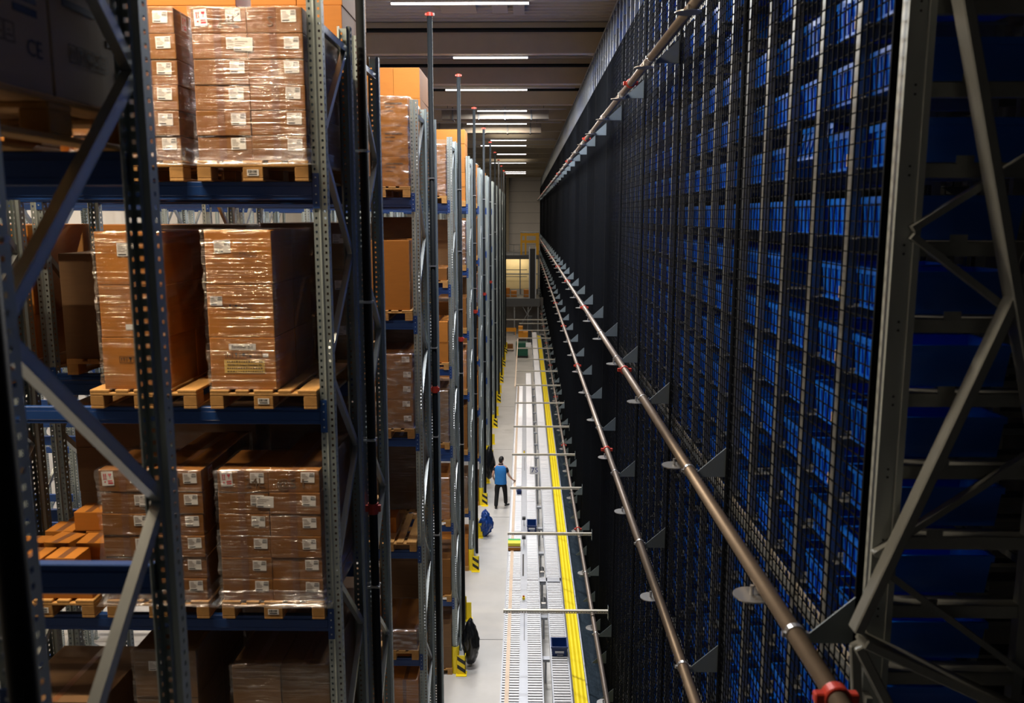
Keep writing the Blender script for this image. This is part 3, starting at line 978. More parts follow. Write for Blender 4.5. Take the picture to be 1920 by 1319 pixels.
for lev in (6, 5, 4, 3):
    stack(2, 0, lev, 1, 1, 1, 2, 0.78, 1.12, 0.55 if lev != 5 else 0.42, random.choice(('card', 'card2', 'card3')), ship=False, tape=False, adj='wide brown')
    stack(2, 1, lev, 1, 1, 1, 2, 0.78, 1.12, 0.58, random.choice(('card3', 'card2')), ship=False, tape=False, adj='wide dull brown')
for p in (2, 3, 4):
    stack(2, 0, 5, p, 1, 1, 2, 0.78, 1.12, 0.58, 'card2', ship=False, tape=False, adj='wide orange-brown')

plan = {
    3: {6: ('film_heavy', 'card', 3, .33), 5: (None, 'card', 1, .25), 4: (None, 'card2', 2, .42), 3: ('film_heavy', 'card3', 3, .36), 2: ('film_heavy', 'card2', 3, .3), 1: (None, 'card', 2, .4), 0: (None, 'card3', 2, .5)},
    4: {6: (None, 'card2', 5, .36), 5: ('film_heavy', 'card', 3, .38), 4: (None, 'card', 2, .4), 3: ('film', 'card2', 3, .35), 2: (None, 'card', 3, .4), 1: ('film', 'card3', 2, .45), 0: (None, 'card2', 2, .4)},
    5: {6: ('film', 'card2', 3, .42), 5: (None, 'card', 3, .4), 4: ('film_heavy', 'card', 3, .36), 3: (None, 'card', 2, .4), 2: (None, 'card2', 2, .5), 1: (None, 'card', 2, .5), 0: (None, 'card3', 2, .4)},
}
for row in range(3, 9):
    pl = plan.get(row)
    for lev in range(0, 7):
        if pl: f, m_, n_, h_ = pl[lev]
        else: f, m_, n_, h_ = (None, random.choice(('card', 'card2', 'card3')), random.choice((2, 3)), 0.42)
        if row >= 6 and lev not in (6, 5, 4, 2): continue
        nx_ = 2 if row == 3 and lev > 2 else 1
        stack(row, 0, lev, 0, nx_, 1, n_ if row < 6 else 1, 0.78 / nx_, 1.12, h_ if row < 6 else h_ * n_, m_, ship=False, tape=False, film=f, amp=0.02)
        if row < 6 and lev >= 3:
            stack(row, 1, lev, 0, 1, 1, 1, 0.78, 1.12, random.choice((0.9, 1.1, 1.2)), random.choice(('card', 'card3')), ship=False, tape=False, adj='very large brown')


# ------------------------------------------------------------------ sprinkler risers beside the racks
def risers():
    for r in range(0, 12):
        y = ROW_Y[r] + 1.235
        top = H + 2.85
        t = thing('sprinkler_riser', 'dark vertical sprinkler pipe with red cap standing beside the %s rack' % (ORD[r] if r else 'nearest dark'), 'pipe', (-1.385, y, 0), (0, 0, 0), 'vertical sprinkler pipes')
        MB().tube((0, 0, 0), (0, 0, top), 0.039, 14).build('pipe', M['pipe_dark'], t, smooth=True)
        MB().tube((0, 0, top), (0, 0, top + 0.05), 0.044, 12).box(-0.065, -0.015, top + 0.01, 0.065, 0.015, top + 0.04).build('end_cap', M['red'], t)
        for z in ([H - 2.65] if r <= 6 else []):
            MB().tube((0, 0, z - 0.05), (0, 0, z + 0.05), 0.048, 12).box(-0.07, -0.018, z - 0.03, 0.07, 0.018, z + 0.03).build('coupling', M['red'], t)
        if r <= 7:
            for z in (H - 0.06,) if r == 0 else (H + 0.55, H - 0.75, H - 2.0, H - 3.4, H - 5.0):
                MB().box(-0.11, -0.05, z - 0.008, 0.045, -0.034, z + 0.008).box(-0.11, 0.034, z - 0.008, 0.045, 0.05, z + 0.008) \
                    .tube((0, 0, z - 0.012), (0, 0, z + 0.012), 0.042, 12).build('pipe_clamp', M['chrome'], t)


risers()


# ------------------------------------------------------------------ rack foot protectors
def guard(x, y, label, striped, flip):
    t = thing('rack_guard', label, 'guard', (x, y, 0), (0, 0, 0), 'yellow rack guards')
    mb = MB(); n = 10; r = 0.085; h = 0.62
    for i in range(n):
        a, b = PI + PI * i / n, PI + PI * (i + 1) / n
        o1, o2 = (r * math.cos(a), r * math.sin(a)), (r * math.cos(b), r * math.sin(b))
        i1, i2 = (0.92 * o1[0], 0.92 * o1[1]), (0.92 * o2[0], 0.92 * o2[1])
        mb.hexa([(*o1, 0), (*o2, 0), (*i2, 0), (*i1, 0), (*o1, h), (*o2, h), (*i2, h), (*i1, h)])
    g = mb.build('column_guard', M['yellow'], t, (0, 0.05 if not flip else -0.03, 0), (0, 0, PI if flip else 0))
    mb = MB().box(-0.075, -0.02, 0, 0.105, -0.008, 0.44).box(0.093, -0.02, 0, 0.105, 0.10, 0.44).box(-0.10, -0.10, 0, 0.13, 0.12, 0.012)
    p = mb.build('guard_plate', M['yellow'], t, (0.12, (-0.04 if not flip else 0.05), 0), (0, 0, 0 if not flip else PI))
    if striped:
        for k in range(2):
            z = 0.05 + k * 0.19
            MB().prism([(-0.072, -0.0225, z + 0.10), (0.10, -0.0225, z - 0.02), (0.10, -0.0225, z + 0.07), (-0.072, -0.0225, z + 0.19)], (0, 0.002, 0)).build('black_stripe', M['black'], p)
    return t


for r in range(2, 12):
    guard(PX - PWID / 2, ROW_Y[r], 'yellow guard with black stripes at the near foot of the %s rack' % ORD[r], True, False)
    guard(PX - PWID / 2, ROW_Y[r] + GAPD + FD, 'plain yellow guard at the far foot of the %s rack' % ORD[r], False, True)


# ------------------------------------------------------------------ bags hanging on the racks
def lump(name, label, cat, m, loc, size, seed, noise=0.16, group=None):
    bm = bmesh.new(); bmesh.ops.create_icosphere(bm, subdivisions=4, radius=1.0)
    for v in bm.verts:
        p = v.co.copy(); t = (p.z + 1) / 2
        wd = 0.55 + 0.55 * math.sin(min(1.0, (1 - t) * 1.15 + 0.12) * PI * 0.62)
        nz_ = mnoise.noise(Vector((p.x * 2.2 + seed, p.y * 2.2, p.z * 1.5))) * noise + mnoise.noise(Vector((p.x * 6, p.y * 6 + seed, p.z * 6))) * noise * 0.5
        fold = 0.05 * math.sin(math.atan2(p.y, p.x) * 9 + p.z * 3)
        k = wd + nz_ + fold * t
        q_ = Vector((p.x * 5 + seed, p.y * 5, p.z * 7)); cr = Vector((mnoise.noise(q_), mnoise.noise(q_ + Vector((7, 1, 3))), mnoise.noise(q_ + Vector((2, 9, 5)))))
        v.co = Vector((p.x * k * size[0], p.y * k * size[1], p.z * size[2])) + cr * (noise * 0.45 * size[0])
    me = bpy.data.meshes.new(name); bm.to_mesh(me); bm.free(); me.materials.append(m)
    me.polygons.foreach_set('use_smooth', [True] * len(me.polygons))
    o = inst(me, name, None, loc); tag(o, label, cat, group)
    return o


lump('rubbish_bag', 'black rubbish bag hanging behind the nearest yellow guard', 'bag', M['bag'], (-1.17, ROW_Y[3] + 0.35, 0.56), (0.17, 0.22, 0.54), 1, noise=0.24)
lump('rubbish_bag', 'black rubbish bag hanging farther off, left of the walking person', 'bag', M['bag'], (-1.27, ROW_Y[5] + 1.9, 0.95), (0.19, 0.24, 0.62), 5)
lump('blue_bag', 'crumpled blue plastic bag by the guard of the fourth rack', 'bag', M['bag_b'], (-1.19, ROW_Y[4] + 2.6, 0.42), (0.17, 0.17, 0.42), 9, noise=0.62)


# ------------------------------------------------------------------ bin shelving on the right
XF = 1.69                     # front of the shelving
YB = 4.0                      # near end of the shelving
CP = 0.55                     # column pitch
LP = 0.355                    # level pitch
ZT = H + 0.242 + LP * 10      # topmost shelf rail
NL = 33
LEV = [ZT - LP * k for k in range(NL) if ZT - LP * k > 1.9]
RDEP = 0.72
TOPZ = H + 3.88


def ladder_mesh():
    mb = MB()
    for x in (0.0, RDEP - 0.05):
        # lipped post: web facing sideways with a return along the front
        mb.box(x, -0.028, 0.0, x + 0.05, -0.024, TOPZ); mb.box(x, 0.024, 0.0, x + 0.05, 0.028, TOPZ)
        mb.box(x if x == 0 else x + 0.046, -0.024, 0.0, (x if x == 0 else x + 0.046) + 0.004, 0.024, TOPZ)
    for z in LEV:
        mb.box(0.004, -0.0235, z - 0.065, RDEP - 0.004, 0.0235, z - 0.003, 1)
        mb.box(0.02, -0.085, z - 0.006, RDEP - 0.02, 0.085, z - 0.001, 1)
    return mb.mesh('ladder_frame', [M['rackp'], M['rail_d']])


LADDER = ladder_mesh()


def gusset_mesh():
    mb = MB()
    mb.prism([(0, 0, 0), (-0.30, 0, 0), (-0.30, 0, 0.02), (-0.03, 0, 0.26), (0, 0, 0.26)], (0, 0.006, 0))
    mb.prism([(-0.30, 0, 0), (0, 0, 0), (0, 0.03, 0), (-0.30, 0.03, 0)], (0, 0, -0.004))
    mb.box(-0.004, -0.02, 0, 0, 0.05, 0.26)
    return mb.mesh('bracket', M['gusset'])


GUSSET = gusset_mesh()
PIPES = [H + 1.67, H - 2.05, H - 3.77, H - 7.75]
PIPE_X = 1.345
BAYL = CP * 5
NBAY = 33
mb = MB().box(0, 0.0, 0, 0.03, BAYL - 0.004, 0.05)
LONG = mb.mesh('tie_beam', M['rackp'])
for b in range(NBAY):
    y = YB + BAYL * b
    t = thing('bin_shelving', 'tall steel bin shelving bay behind the wire mesh, %s from the near end' % ORD[b + 1], 'shelving', (XF, y - 0.09, 0), (0, 0, 0), 'bin shelving bays')
    for k in range(5):
        if b == 0 and k == 0: continue
        inst(LADDER, 'ladder_frame', t, (0, 0.09 + CP * k, 0))
    for z in (TOPZ, H - 2.4, H - 4.72, 1.8):
        inst(LONG, 'tie_beam', t, (0.0, 0, z))
    for zp in PIPES:
        inst(GUSSET, 'bracket', t, (0, 0.09, zp + 0.045 - 0.05 - 0.05))
    inst(GUSSET, 'bracket', t, (-0.02, BAYL * 0.35, 0.95))
    inst(GUSSET, 'bracket', t, (-0.02, BAYL * 0.85, 0.95))
    if b == 0:
        ef = inst(None, 'end_frame', t, (0, 0.09, 0))
        # heavier end upright with bolt holes, and the braced end frame
        mb = MB().box(0, -0.03, 0, 0.02, 0.05, TOPZ).box(0.02, -0.03, 0, 0.085, -0.024, TOPZ).box(0.085, -0.045, 0, 0.115, -0.02, TOPZ)
        for z in LEV:
            for dz in (-0.02, -0.06): mb.tube((0.05, -0.0315, z + dz), (0.05, -0.029, z + dz), 0.006, 8, 1)
        mb.build('end_post', [M['end_steel'], M['black']], ef)
        MB().box(RDEP + 0.02, -0.03, 0, RDEP + 0.07, 0.03, TOPZ).build('end_post', M['rackp'], ef)
        for z in LEV:
            MB().box(0.085, -0.02, z - 0.072, RDEP + 0.05, 0.02, z - 0.004).box(0.085, -0.02, z - 0.008, RDEP + 0.05, 0.09, z - 0.003).build('shelf_rail', M['rail_d'], ef)
            MB().box(0.26, -0.024, z - 0.012, 0.34, -0.0205, z + 0.028).build('rail_tag', M['rackp'], ef)
        for p, q, wd in (((0.15, 1.05), (0.80, -1.45), 0.10), ((0.66, 0.02), (-0.09, -1.98), 0.085),
                         ((-0.06, -2.02), (0.85, -2.45), 0.12), ((-0.08, -2.05), (0.30, -2.75), 0.08), ((-0.09, -2.05), (-0.02, -2.75), 0.03)):
            MB().bar((p[0], -0.12, H + p[1]), (q[0], -0.12, H + q[1]), 0.05, wd, (0, -1, 0)).build('end_brace', M['rackp'], ef, bevel=0.006, seg=1)
        for p, q in (((0.07, -0.06), (0.80, 0.42)), ((0.07, -0.09), (0.80, -0.62)), ((0.75, -1.08), (0.0, -1.62)), ((0.05, -1.70), (0.8, -2.25)),
                     ((0.07, 1.55), (0.8, 1.1))):
            MB().bar((p[0], -0.05, H + p[1]), (q[0], -0.05, H + q[1]), 0.03, 0.045, (0, -1, 0)).build('thin_brace', M['rackp'], ef)

for b in range(5):
    t = thing('bin_shelving', 'second line of bin shelving deep behind the first, %s bay from the near end' % ORD[b + 1], 'shelving', (XF + 1.75, YB - 0.09 + BAYL * b, 0), (0, 0, 0), 'bin shelving bays')
    for k in range(5): inst(LADDER, 'ladder_frame', t, (0, 0.09 + CP * k, 0))
    for z in (TOPZ, H - 2.4, H - 4.72, 1.8): inst(LONG, 'tie_beam', t, (0.0, 0, z))

# wire mesh panels in front of the shelving
ZM0, ZM1 = 0.12, H + 2.95


def panel_mesh():
    mb = MB(); wd = 0.0068; p = 0.0764
    n = int(round(BAYL / p))
    for i in range(n):
        yy = i * BAYL / n
        mb.box(-wd, yy, ZM0, 0, yy + wd, ZM1)
    k = int((ZM1 - ZM0) / p)
    for i in range(k + 1):
        z = ZM0 + i * p
        mb.box(0, 0, z, wd, BAYL, z + wd)
    mb.box(-0.004, 0, ZM0, 0.026, 0.022, ZM1); mb.box(-0.004, BAYL - 0.022, ZM0, 0.026, BAYL - 0.001, ZM1)
    mb.box(-0.004, 0.022, ZM0 - 0.02, 0.026, BAYL - 0.022, ZM0)
    return mb.mesh('wire_mesh_panel', M['mesh'], recalc=False)


PANEL = panel_mesh()
for b in range(NBAY):
    o = inst(PANEL, 'wire_mesh_panel', None, (XF - 0.045, YB + BAYL * b, 0))
    tag(o, 'black wire mesh panel in front of the bin shelving, %s from the near end' % ORD[b + 1], 'mesh panel', 'black wire mesh panels')


# bins
BW, BD, BH = 0.40, 0.60, 0.205


def bin_mesh(simple=False):
    mb = MB(); w = BW / 2; tp = 0.018
    z1 = BH
    # tapered walls
    b = [(0.015, -w + tp, 0), (BD - 0.015, -w + tp, 0), (BD - 0.015, w - tp, 0), (0.015, w - tp, 0)]
    t = [(0, -w, z1), (BD, -w, z1), (BD, w, z1), (0, w, z1)]
    mb.quad([b[3], b[2], b[1], b[0]])
    for i in range(4):
        j = (i + 1) % 4
        mb.quad([b[i], b[j], t[j], t[i]])
    if simple:
        mb.quad([(x, y, z1 - 0.05) for x, y, _ in t])
        return mb
    # inner shell
    ib = [(0.022, -w + 0.03, 0.006), (BD - 0.022, -w + 0.03, 0.006), (BD - 0.022, w - 0.03, 0.006), (0.022, w - 0.03, 0.006)]
    it = [(0.008, -w + 0.008, z1), (BD - 0.008, -w + 0.008, z1), (BD - 0.008, w - 0.008, z1), (0.008, w - 0.008, z1)]
    mb.quad(ib)
    for i in range(4):
        j = (i + 1) % 4
        mb.quad([ib[j], ib[i], it[i], it[j]]); mb.quad([t[i], t[j], it[j], it[i]])
    # rim
    for z in (z1 - 0.032,):
        mb.box(-0.008, -w - 0.008, z, 0.0, w + 0.008, z1 + 0.002); mb.box(BD, -w - 0.008, z, BD + 0.008, w + 0.008, z1 + 0.002)
        mb.box(0, -w - 0.008, z, BD, -w, z1 + 0.002); mb.box(0, w, z, BD, w + 0.008, z1 + 0.002)
    # ribs on the front
    for i in range(6):
        y = -w + 0.04 + i * (BW - 0.08) / 5
        mb.hexa([(0.015, y - 0.008, 0.012), (0.004, y - 0.008, 0.012), (0.004, y + 0.008, 0.012), (0.015, y + 0.008, 0.012),
                 (0.003, y - 0.008, z1 - 0.032), (-0.006, y - 0.008, z1 - 0.032), (-0.006, y + 0.008, z1 - 0.032), (0.003, y + 0.008, z1 - 0.032)])
    mb.box(0.0, -w + 0.03, 0.0, 0.014, w - 0.03, 0.014)
    return mb


BIN = bin_mesh().mesh('storage_bin', M['bin'])
CLIP = MB().box(-0.010, -0.025, -0.03, -0.006, 0.025, 0.035).mesh('label_clip', M['clip'])
empties = {(4, 7), (6, 5), (2, 12), (8, 14), (3, 16), (9, 9), (7, 19), (5, 21)}
rest = MB(); nb = 0
rng = random.Random(3)
BINS = []
for c in range(0, 80):
    y = YB + 0.02 + CP * (c + 0.5)
    for k, z in enumerate(LEV):
        if (c, k) in empties or (c > 14 and rng.random() < 0.06): continue
        depth = y * 0.9876 - (z - H) * 0.157
        py = 659.5 + 1600 * ((H - z - 0.1) - y * math.tan(R(9.04))) * 0.9876 / depth
        if not (-60 < py < 1360):
            if c < 40: rest_add = True
            else: continue
        BINS.append((y, k, c, z, -60 < py < 1360))
vis = [q for q in BINS if q[4]][:300]
vset = set((q[2], q[1]) for q in vis)
for y, k, c, z, _ in vis:
    o = inst(BIN, 'storage_bin', None, (XF + 0.055 + (0.02 if (c * 7 + k * 3) % 5 == 0 else 0), y, z + (0.0005 if (c, k) != (2, 10) else 0.10)), (0, 0 if (c, k) != (2, 10) else R(16), 0 if (c, k) != (2, 10) else R(7)))
    tag(o, 'blue storage bin behind mesh, %s column from near end, %s shelf from top' % (ORD[c + 1], ORD[k + 1]), 'bin', 'blue storage bins in the shelving')
    inst(CLIP, 'label_clip', o, (0.0, -BW / 2 + 0.07, 0.05))
for y, k, c, z, _ in BINS:
    if (c, k) in vset: continue
    s = bin_mesh(True); kk = len(rest.v)
    rest.v += [(vx + XF + 0.055, vy + y, vz + z + 0.0005) for vx, vy, vz in s.v]
    rest.f += [tuple(i + kk for i in f) for f in s.f]; rest.m += [0] * len(s.f)
o = rest.build('storage_bins', M['bin'], recalc=False)
tag(o, 'blue storage bins farther along the shelving behind the mesh', 'bins', None, 'stuff')

# horizontal sprinkler pipes in front of the mesh
PNAME = ['topmost', 'second highest', 'second lowest', 'lowest']
DISC = MB().tube((0, 0, -0.004), (0, 0, 0.004), 0.105, 24).tube((0, 0, 0), (0, 0, 0.06), 0.012, 8).mesh('sprinkler_disc', M['chrome'])
CLAMP = MB().tube((0, -0.018, 0), (0, 0.018, 0), 0.052, 16).box(-0.065, -0.012, -0.012, 0.065, 0.012, 0.012).mesh('pipe_clamp', M['chrome'])
COUP = MB().tube((0, -0.03, 0), (0, 0.03, 0), 0.060, 16).box(-0.095, -0.022, -0.024, 0.095, 0.022, 0.024).mesh('coupling', M['red'], bevel=0.006, seg=1)
for q, z in enumerate(PIPES):
    t = thing('sprinkler_pipe', '%s brown-grey sprinkler pipe running along the wire mesh' % PNAME[q], 'pipe', (PIPE_X, 0, z), (0, 0, 0), 'long sprinkler pipes')
    y0 = 2.2
    MB().tube((0, y0, 0), (0, 94.9, 0), 0.044, 18).build('pipe', M['pipe'], t, smooth=True)
    off = (0.0, 0.0, 1.1, 0.6)[q]
    for i in range(34):
        inst(DISC, 'sprinkler_disc', t, (-0.055, 4.58 + off + 2.55 * i, -0.075))
    for i in range(32):
        inst(CLAMP, 'pipe_clamp', t, (0, YB - 0.02 + BAYL * i, 0))
    for i in range(11):
        inst(COUP, 'coupling', t, (0, 3.42 + off * 2 + 7.9 * i, 0))


# perforated cable trays behind the mesh
def tray(z, label):
    mb = MB(); x0, x1 = XF + 0.012, XF + 0.05
    mb.box(x0, YB, z, x0 + 0.004, 80, z + 0.012); mb.box(x0, YB, z + 0.052, x0 + 0.004, 80, z + 0.064)
    y = YB
    while y < 40:
        mb.box(x0, y, z + 0.012, x0 + 0.004, y + 0.022, z + 0.052); y += 0.05
    return mb


for z, nm in ((H + 1.98, 'upper'), (H - 2.33, 'middle'), (H - 4.65, 'lower')):
    o = tray(z, nm).build('cable_tray', M['armm'], recalc=False)
    tag(o, '%s perforated cable tray behind the wire mesh' % nm, 'cable tray', 'perforated cable trays')


# ------------------------------------------------------------------ conveyor
ZC = 0.80
LANES = [('left', -0.45, -0.065, 45.0), ('middle', 0.05, 0.38, 48.5), ('right', 0.545, 0.915, 66.0)]
Y0C = 9.0


def conveyor():
    pitch = 0.094
    for nm, xa, xb, yend in LANES:
        t = thing('roller_conveyor', '%s lane of the white roller conveyor beside the aisle' % nm, 'conveyor', (0, 0, 0), (0, 0, 0), 'roller conveyor lanes')
        for x in (xa, xb):
            s = 1 if x == xa else -1
            MB().box(min(x, x + 0.028 * s), Y0C, ZC - 0.11, max(x, x + 0.028 * s), yend, ZC + 0.022).build('side_rail', M['convf'], t)
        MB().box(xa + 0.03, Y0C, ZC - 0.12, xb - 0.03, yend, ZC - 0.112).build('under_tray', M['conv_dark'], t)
        rm = MB().tube((xa + 0.03, 0, 0), (xb - 0.03, 0, 0), 0.026, 10).mesh('roller', M['roller'], smooth=False)
        y = 14.2
        for i in range(100):
            inst(rm, 'roller', t, (0, y, ZC - 0.012)); y += pitch
        mb = MB(); yy = 14.2 - pitch
        while yy > Y0C: mb.tube((xa + 0.03, yy, ZC - 0.012), (xb - 0.03, yy, ZC - 0.012), 0.026, 8); yy -= pitch
        while y < yend - 0.05: mb.tube((xa + 0.03, y, ZC - 0.012), (xb - 0.03, y, ZC - 0.012), 0.026, 8, cap=False); y += pitch
        o = mb.build('rollers', M['roller'], t); o['kind'] = 'stuff'
        y = 10.0
        while y < yend:
            for x in (xa + 0.02, xb - 0.02): MB().box(x - 0.02, y, 0, x + 0.02, y + 0.05, ZC - 0.115).build('leg', M['convf'], t)
            y += 5.0
    # cover plate between the left and middle lanes
    t = thing('conveyor_cover', 'pale blue-grey cover plate between left and middle conveyor lanes', 'cover plate')
    MB().box(-0.064, Y0C, ZC - 0.10, 0.049, 45.0, ZC + 0.028).build('plate', M['convf'], t)
    MB().box(-0.045, 20.3, ZC + 0.028, -0.005, 21.7, ZC + 0.031).build('slot', M['black'], t)
    MB().box(0.0, 17.0, ZC + 0.028, 0.012, 18.3, ZC + 0.031).build('slot', M['black'], t)
    MB().box(0.0, 29.3, ZC + 0.028, 0.012, 31.0, ZC + 0.031).build('slot', M['black'], t)
    o = MB().box(-0.365, Y0C, ZC + 0.016, -0.285, 45.0, ZC + 0.030).build('guide_strip', M['beige'])
    tag(o, 'beige guide strip lying along the left conveyor lane', 'guide strip')
    # frame and crossings in the gap between the middle and right lanes
    y = 11.0; k = 0
    while y < 47:
        o = MB().box(0.382, y, ZC - 0.30, 0.543, y + 0.14, ZC - 0.24).box(0.44, y + 0.05, 0, 0.48, y + 0.09, ZC - 0.30).build('cross_tie', M['convf'])
        k += 1
        tag(o, 'pale cross tie in the gap between lanes, %s from the near end' % ORD[k], 'cross tie', 'conveyor cross ties')
        y += 1.9
    o = MB().box(0.385, 20.0, ZC - 0.02, 0.913, 20.22, ZC + 0.022).box(0.385, 19.98, ZC + 0.022, 0.913, 20.0, ZC + 0.03).build('transfer_plate', M['convf'])
    tag(o, 'white transfer plate bridging middle gap and right conveyor lane', 'transfer plate')
    for k, (yy, zz) in enumerate(((21.0, 0.66), (19.2, 0.66))):
        a = thing('drive_motor', 'dark conveyor drive motor %s the white transfer plate' % ('beyond' if k == 0 else 'just in front of'), 'motor', (0.462, yy, zz))
        MB().tube((0, -0.16, 0), (0, 0.16, 0), 0.06, 14).build('motor_body', M['grey_d'], a)
        MB().box(-0.05, -0.24, -0.05, 0.05, -0.16, 0.07).build('gearbox', M['chrome'], a)
    a = thing('emergency_stop', 'yellow emergency stop box with red button on the cover plate', 'switch', (-0.01, 19.0, ZC + 0.028))
    MB().box(-0.03, -0.05, 0, 0.03, 0.05, 0.055).build('box', M['yellow'], a, bevel=0.006)
    MB().tube((0, 0, 0.055), (0, 0, 0.085), 0.022, 14).build('button', M['red'], a)
    a = thing('emergency_stop', 'yellow emergency stop box farther along, left of the number sign', 'switch', (-0.01, 31.6, ZC + 0.028))
    MB().box(-0.03, -0.05, 0, 0.03, 0.05, 0.055).build('box', M['yellow'], a, bevel=0.006)
    MB().tube((0, 0, 0.055), (0, 0, 0.085), 0.022, 14).build('button', M['red'], a)
    # scanner heads between lanes near the blue bin
    for k, yy in enumerate((23.9, 22.4)):
        a = thing('scanner_head', 'small dark scanner head on the cover plate %s the blue bin' % ('behind' if k == 0 else 'in front of'), 'scanner', (-0.01, yy, ZC + 0.028))
        MB().box(-0.012, -0.012, 0, 0.012, 0.012, 0.16).build('stand', M['chrome'], a)
        MB().box(-0.05, -0.05, 0.16, 0.05, 0.05, 0.24).build('head', M['grey_d'], a, bevel=0.008)


conveyor()


def tote(x, y, z, rz, label, w=0.30, d=0.40, h=0.17, m='bin_dark', lab=True):
    mb = MB(); a, b = w / 2, d / 2
    mb.quad([(-a + .02, -b + .02, 0), (-a + .02, b - .02, 0), (a - .02, b - .02, 0), (a - .02, -b + .02, 0)])
    lo = [(-a + .02, -b + .02, 0), (a - .02, -b + .02, 0), (a - .02, b - .02, 0), (-a + .02, b - .02, 0)]
    hi = [(-a, -b, h), (a, -b, h), (a, b, h), (-a, b, h)]
    ih = [(-a + .012, -b + .012, h), (a - .012, -b + .012, h), (a - .012, b - .012, h), (-a + .012, b - .012, h)]
    il = [(-a + .03, -b + .03, .012), (a - .03, -b + .03, .012), (a - .03, b - .03, .012), (-a + .03, b - .03, .012)]
    mb.quad(il)
    for i in range(4):
        j = (i + 1) % 4
        mb.quad([lo[i], lo[j], hi[j], hi[i]]); mb.quad([hi[i], hi[j], ih[j], ih[i]]); mb.quad([ih[i], ih[j], il[j], il[i]])
    t = thing('tote_bin', label, 'bin', (x, y, z), (0, 0, rz), 'blue bins on the conveyor')
    mb.build('body', M[m], t)
    MB().box(-a - .01, -b - .01, h - .03, a + .01, -b, h + .003).box(-a - .01, b, h - .03, a + .01, b + .01, h + .003) \
        .box(-a - .01, -b, h - .03, -a, b, h + .003).box(a, -b, h - .03, a + .01, b, h + .003).build('rim', M[m], t)
    if lab:
        MB().box(-0.09, -b - 0.012, 0.085, 0.09, -b - 0.0102, 0.135).build('label', M['white'], t)
        MB().box(-0.05, -b - 0.004, 0.035, 0.08, -b + 0.006, 0.045).build('slot', M['white'], t)
    return t


ZR = ZC + 0.0145
tote(0.73, 16.55, ZR, 0, 'blue bin with white label on the right conveyor lane', 0.33, 0.40, 0.22)
tote(0.215, 23.6, ZR, 0, 'wide blue bin with white label on the middle conveyor lane', 0.27, 0.52, 0.20)
tote(-0.175, 26.9, ZR, 0, 'small blue bin on the left lane beside the walking person', 0.15, 0.42, 0.14, lab=False)


def taped_box():
    t = thing('taped_carton', 'brown carton with green and yellow tape on the left conveyor lane', 'carton', (-0.27, 22.1, ZR + 0.018))
    MB().box(-0.165, -0.16, 0, 0.165, 0.16, 0.2).build('box', M['card2'], t, bevel=0.005)
    MB().box(-0.168, -0.163, 0.13, 0.168, 0.163, 0.2025).build('yellow_tape', M['tape_y'], t)
    MB().box(-0.17, 0.06, 0.1, 0.17, 0.165, 0.205).build('green_tape', M['tape_g'], t)
    MB().box(-0.169, -0.165, 0.085, 0.169, 0.165, 0.10).build('pale_band', M['paper'], t)


taped_box()

# ---- arms reaching from the shelving over the conveyor
ys = [15.63, 19.74, 23.26, 26.7, 30.4, 34.4, 38.1, 41.7, 45.2, 49.1, 53.3, 57.0, 60.7]
ZA = 2.12


def arm_mesh():
    mb = MB(); x0, x1 = -0.40, XF - 0.055; n = 40
    L_ = x1 - x0
    mb.box(x0, 0.0, 0.0, x1, 0.004, 0.014); mb.box(x0, 0.0, 0.046, x1, 0.004, 0.06)
    for i in range(n):
        a = x0 + L_ * i / n
        mb.box(a, 0.0, 0.014, a + L_ / n * 0.55, 0.004, 0.046)
    mb.box(x0, 0.004, 0.056, x1, 0.06, 0.06); mb.box(x0, 0.056, 0.0, x1, 0.06, 0.056)
    mb.box(x0 - 0.004, 0, 0, x0, 0.06, 0.06)
    return mb.mesh('arm', M['armm'], recalc=False)


ARM = arm_mesh()
for i, y in enumerate(ys):
    t = thing('overhead_arm', 'perforated beige steel arm over the conveyor, %s from the near end' % ORD[i + 1], 'arm', (0, y, ZA), (0, 0, 0), 'arms over the conveyor')
    inst(ARM, 'arm', t)
    MB().box(XF - 0.055, -0.03, -0.12, XF - 0.049, 0.09, 0.14).build('mounting_plate', M['gusset'], t)
o = MB().box(-2.0, 62.9, ZA, XF - 0.05, 62.96, ZA + 0.07).build('overhead_arm', M['armm'])
tag(o, 'longest pale arm at the far end, reaching the pallet racks', 'arm', 'arms over the conveyor')
o = MB().box(-0.46, 38.1, ZA - 0.06, -0.40, 53.3, ZA).build('guard_rail', M['beige'])
tag(o, 'beige rail hung lengthwise under the farther overhead arms', 'rail')

# number sign hanging between lanes
t = thing('number_sign', 'white hanging sign with dark blue number 75 above the conveyor', 'sign', (0.33, 26.72, 1.62))
MB().box(-0.155, 0, -0.125, 0.155, 0.006, 0.125).build('plate', M['white'], t)
inst(text_mesh('75', 0.235, M['digit']), 'digits', t, (0, -0.002, 0.0), (PI / 2, 0, 0))
MB().box(-0.12, 0.0, 0.125, -0.114, 0.006, 0.50).build('hanger', M['chrome'], t)
MB().box(0.114, 0.0, 0.125, 0.12, 0.006, 0.50).build('hanger', M['chrome'], t)
t = thing('number_sign', 'small white sign hanging under the tenth overhead arm', 'sign', (0.24, 53.32, 1.72))
MB().box(-0.17, 0, -0.15, 0.17, 0.006, 0.15).build('plate', M['white'], t)
MB().box(-0.13, 0.0, 0.15, -0.122, 0.006, 0.40).build('hanger', M['chrome'], t)
MB().box(0.122, 0.0, 0.15, 0.13, 0.006, 0.40).build('hanger', M['chrome'], t)


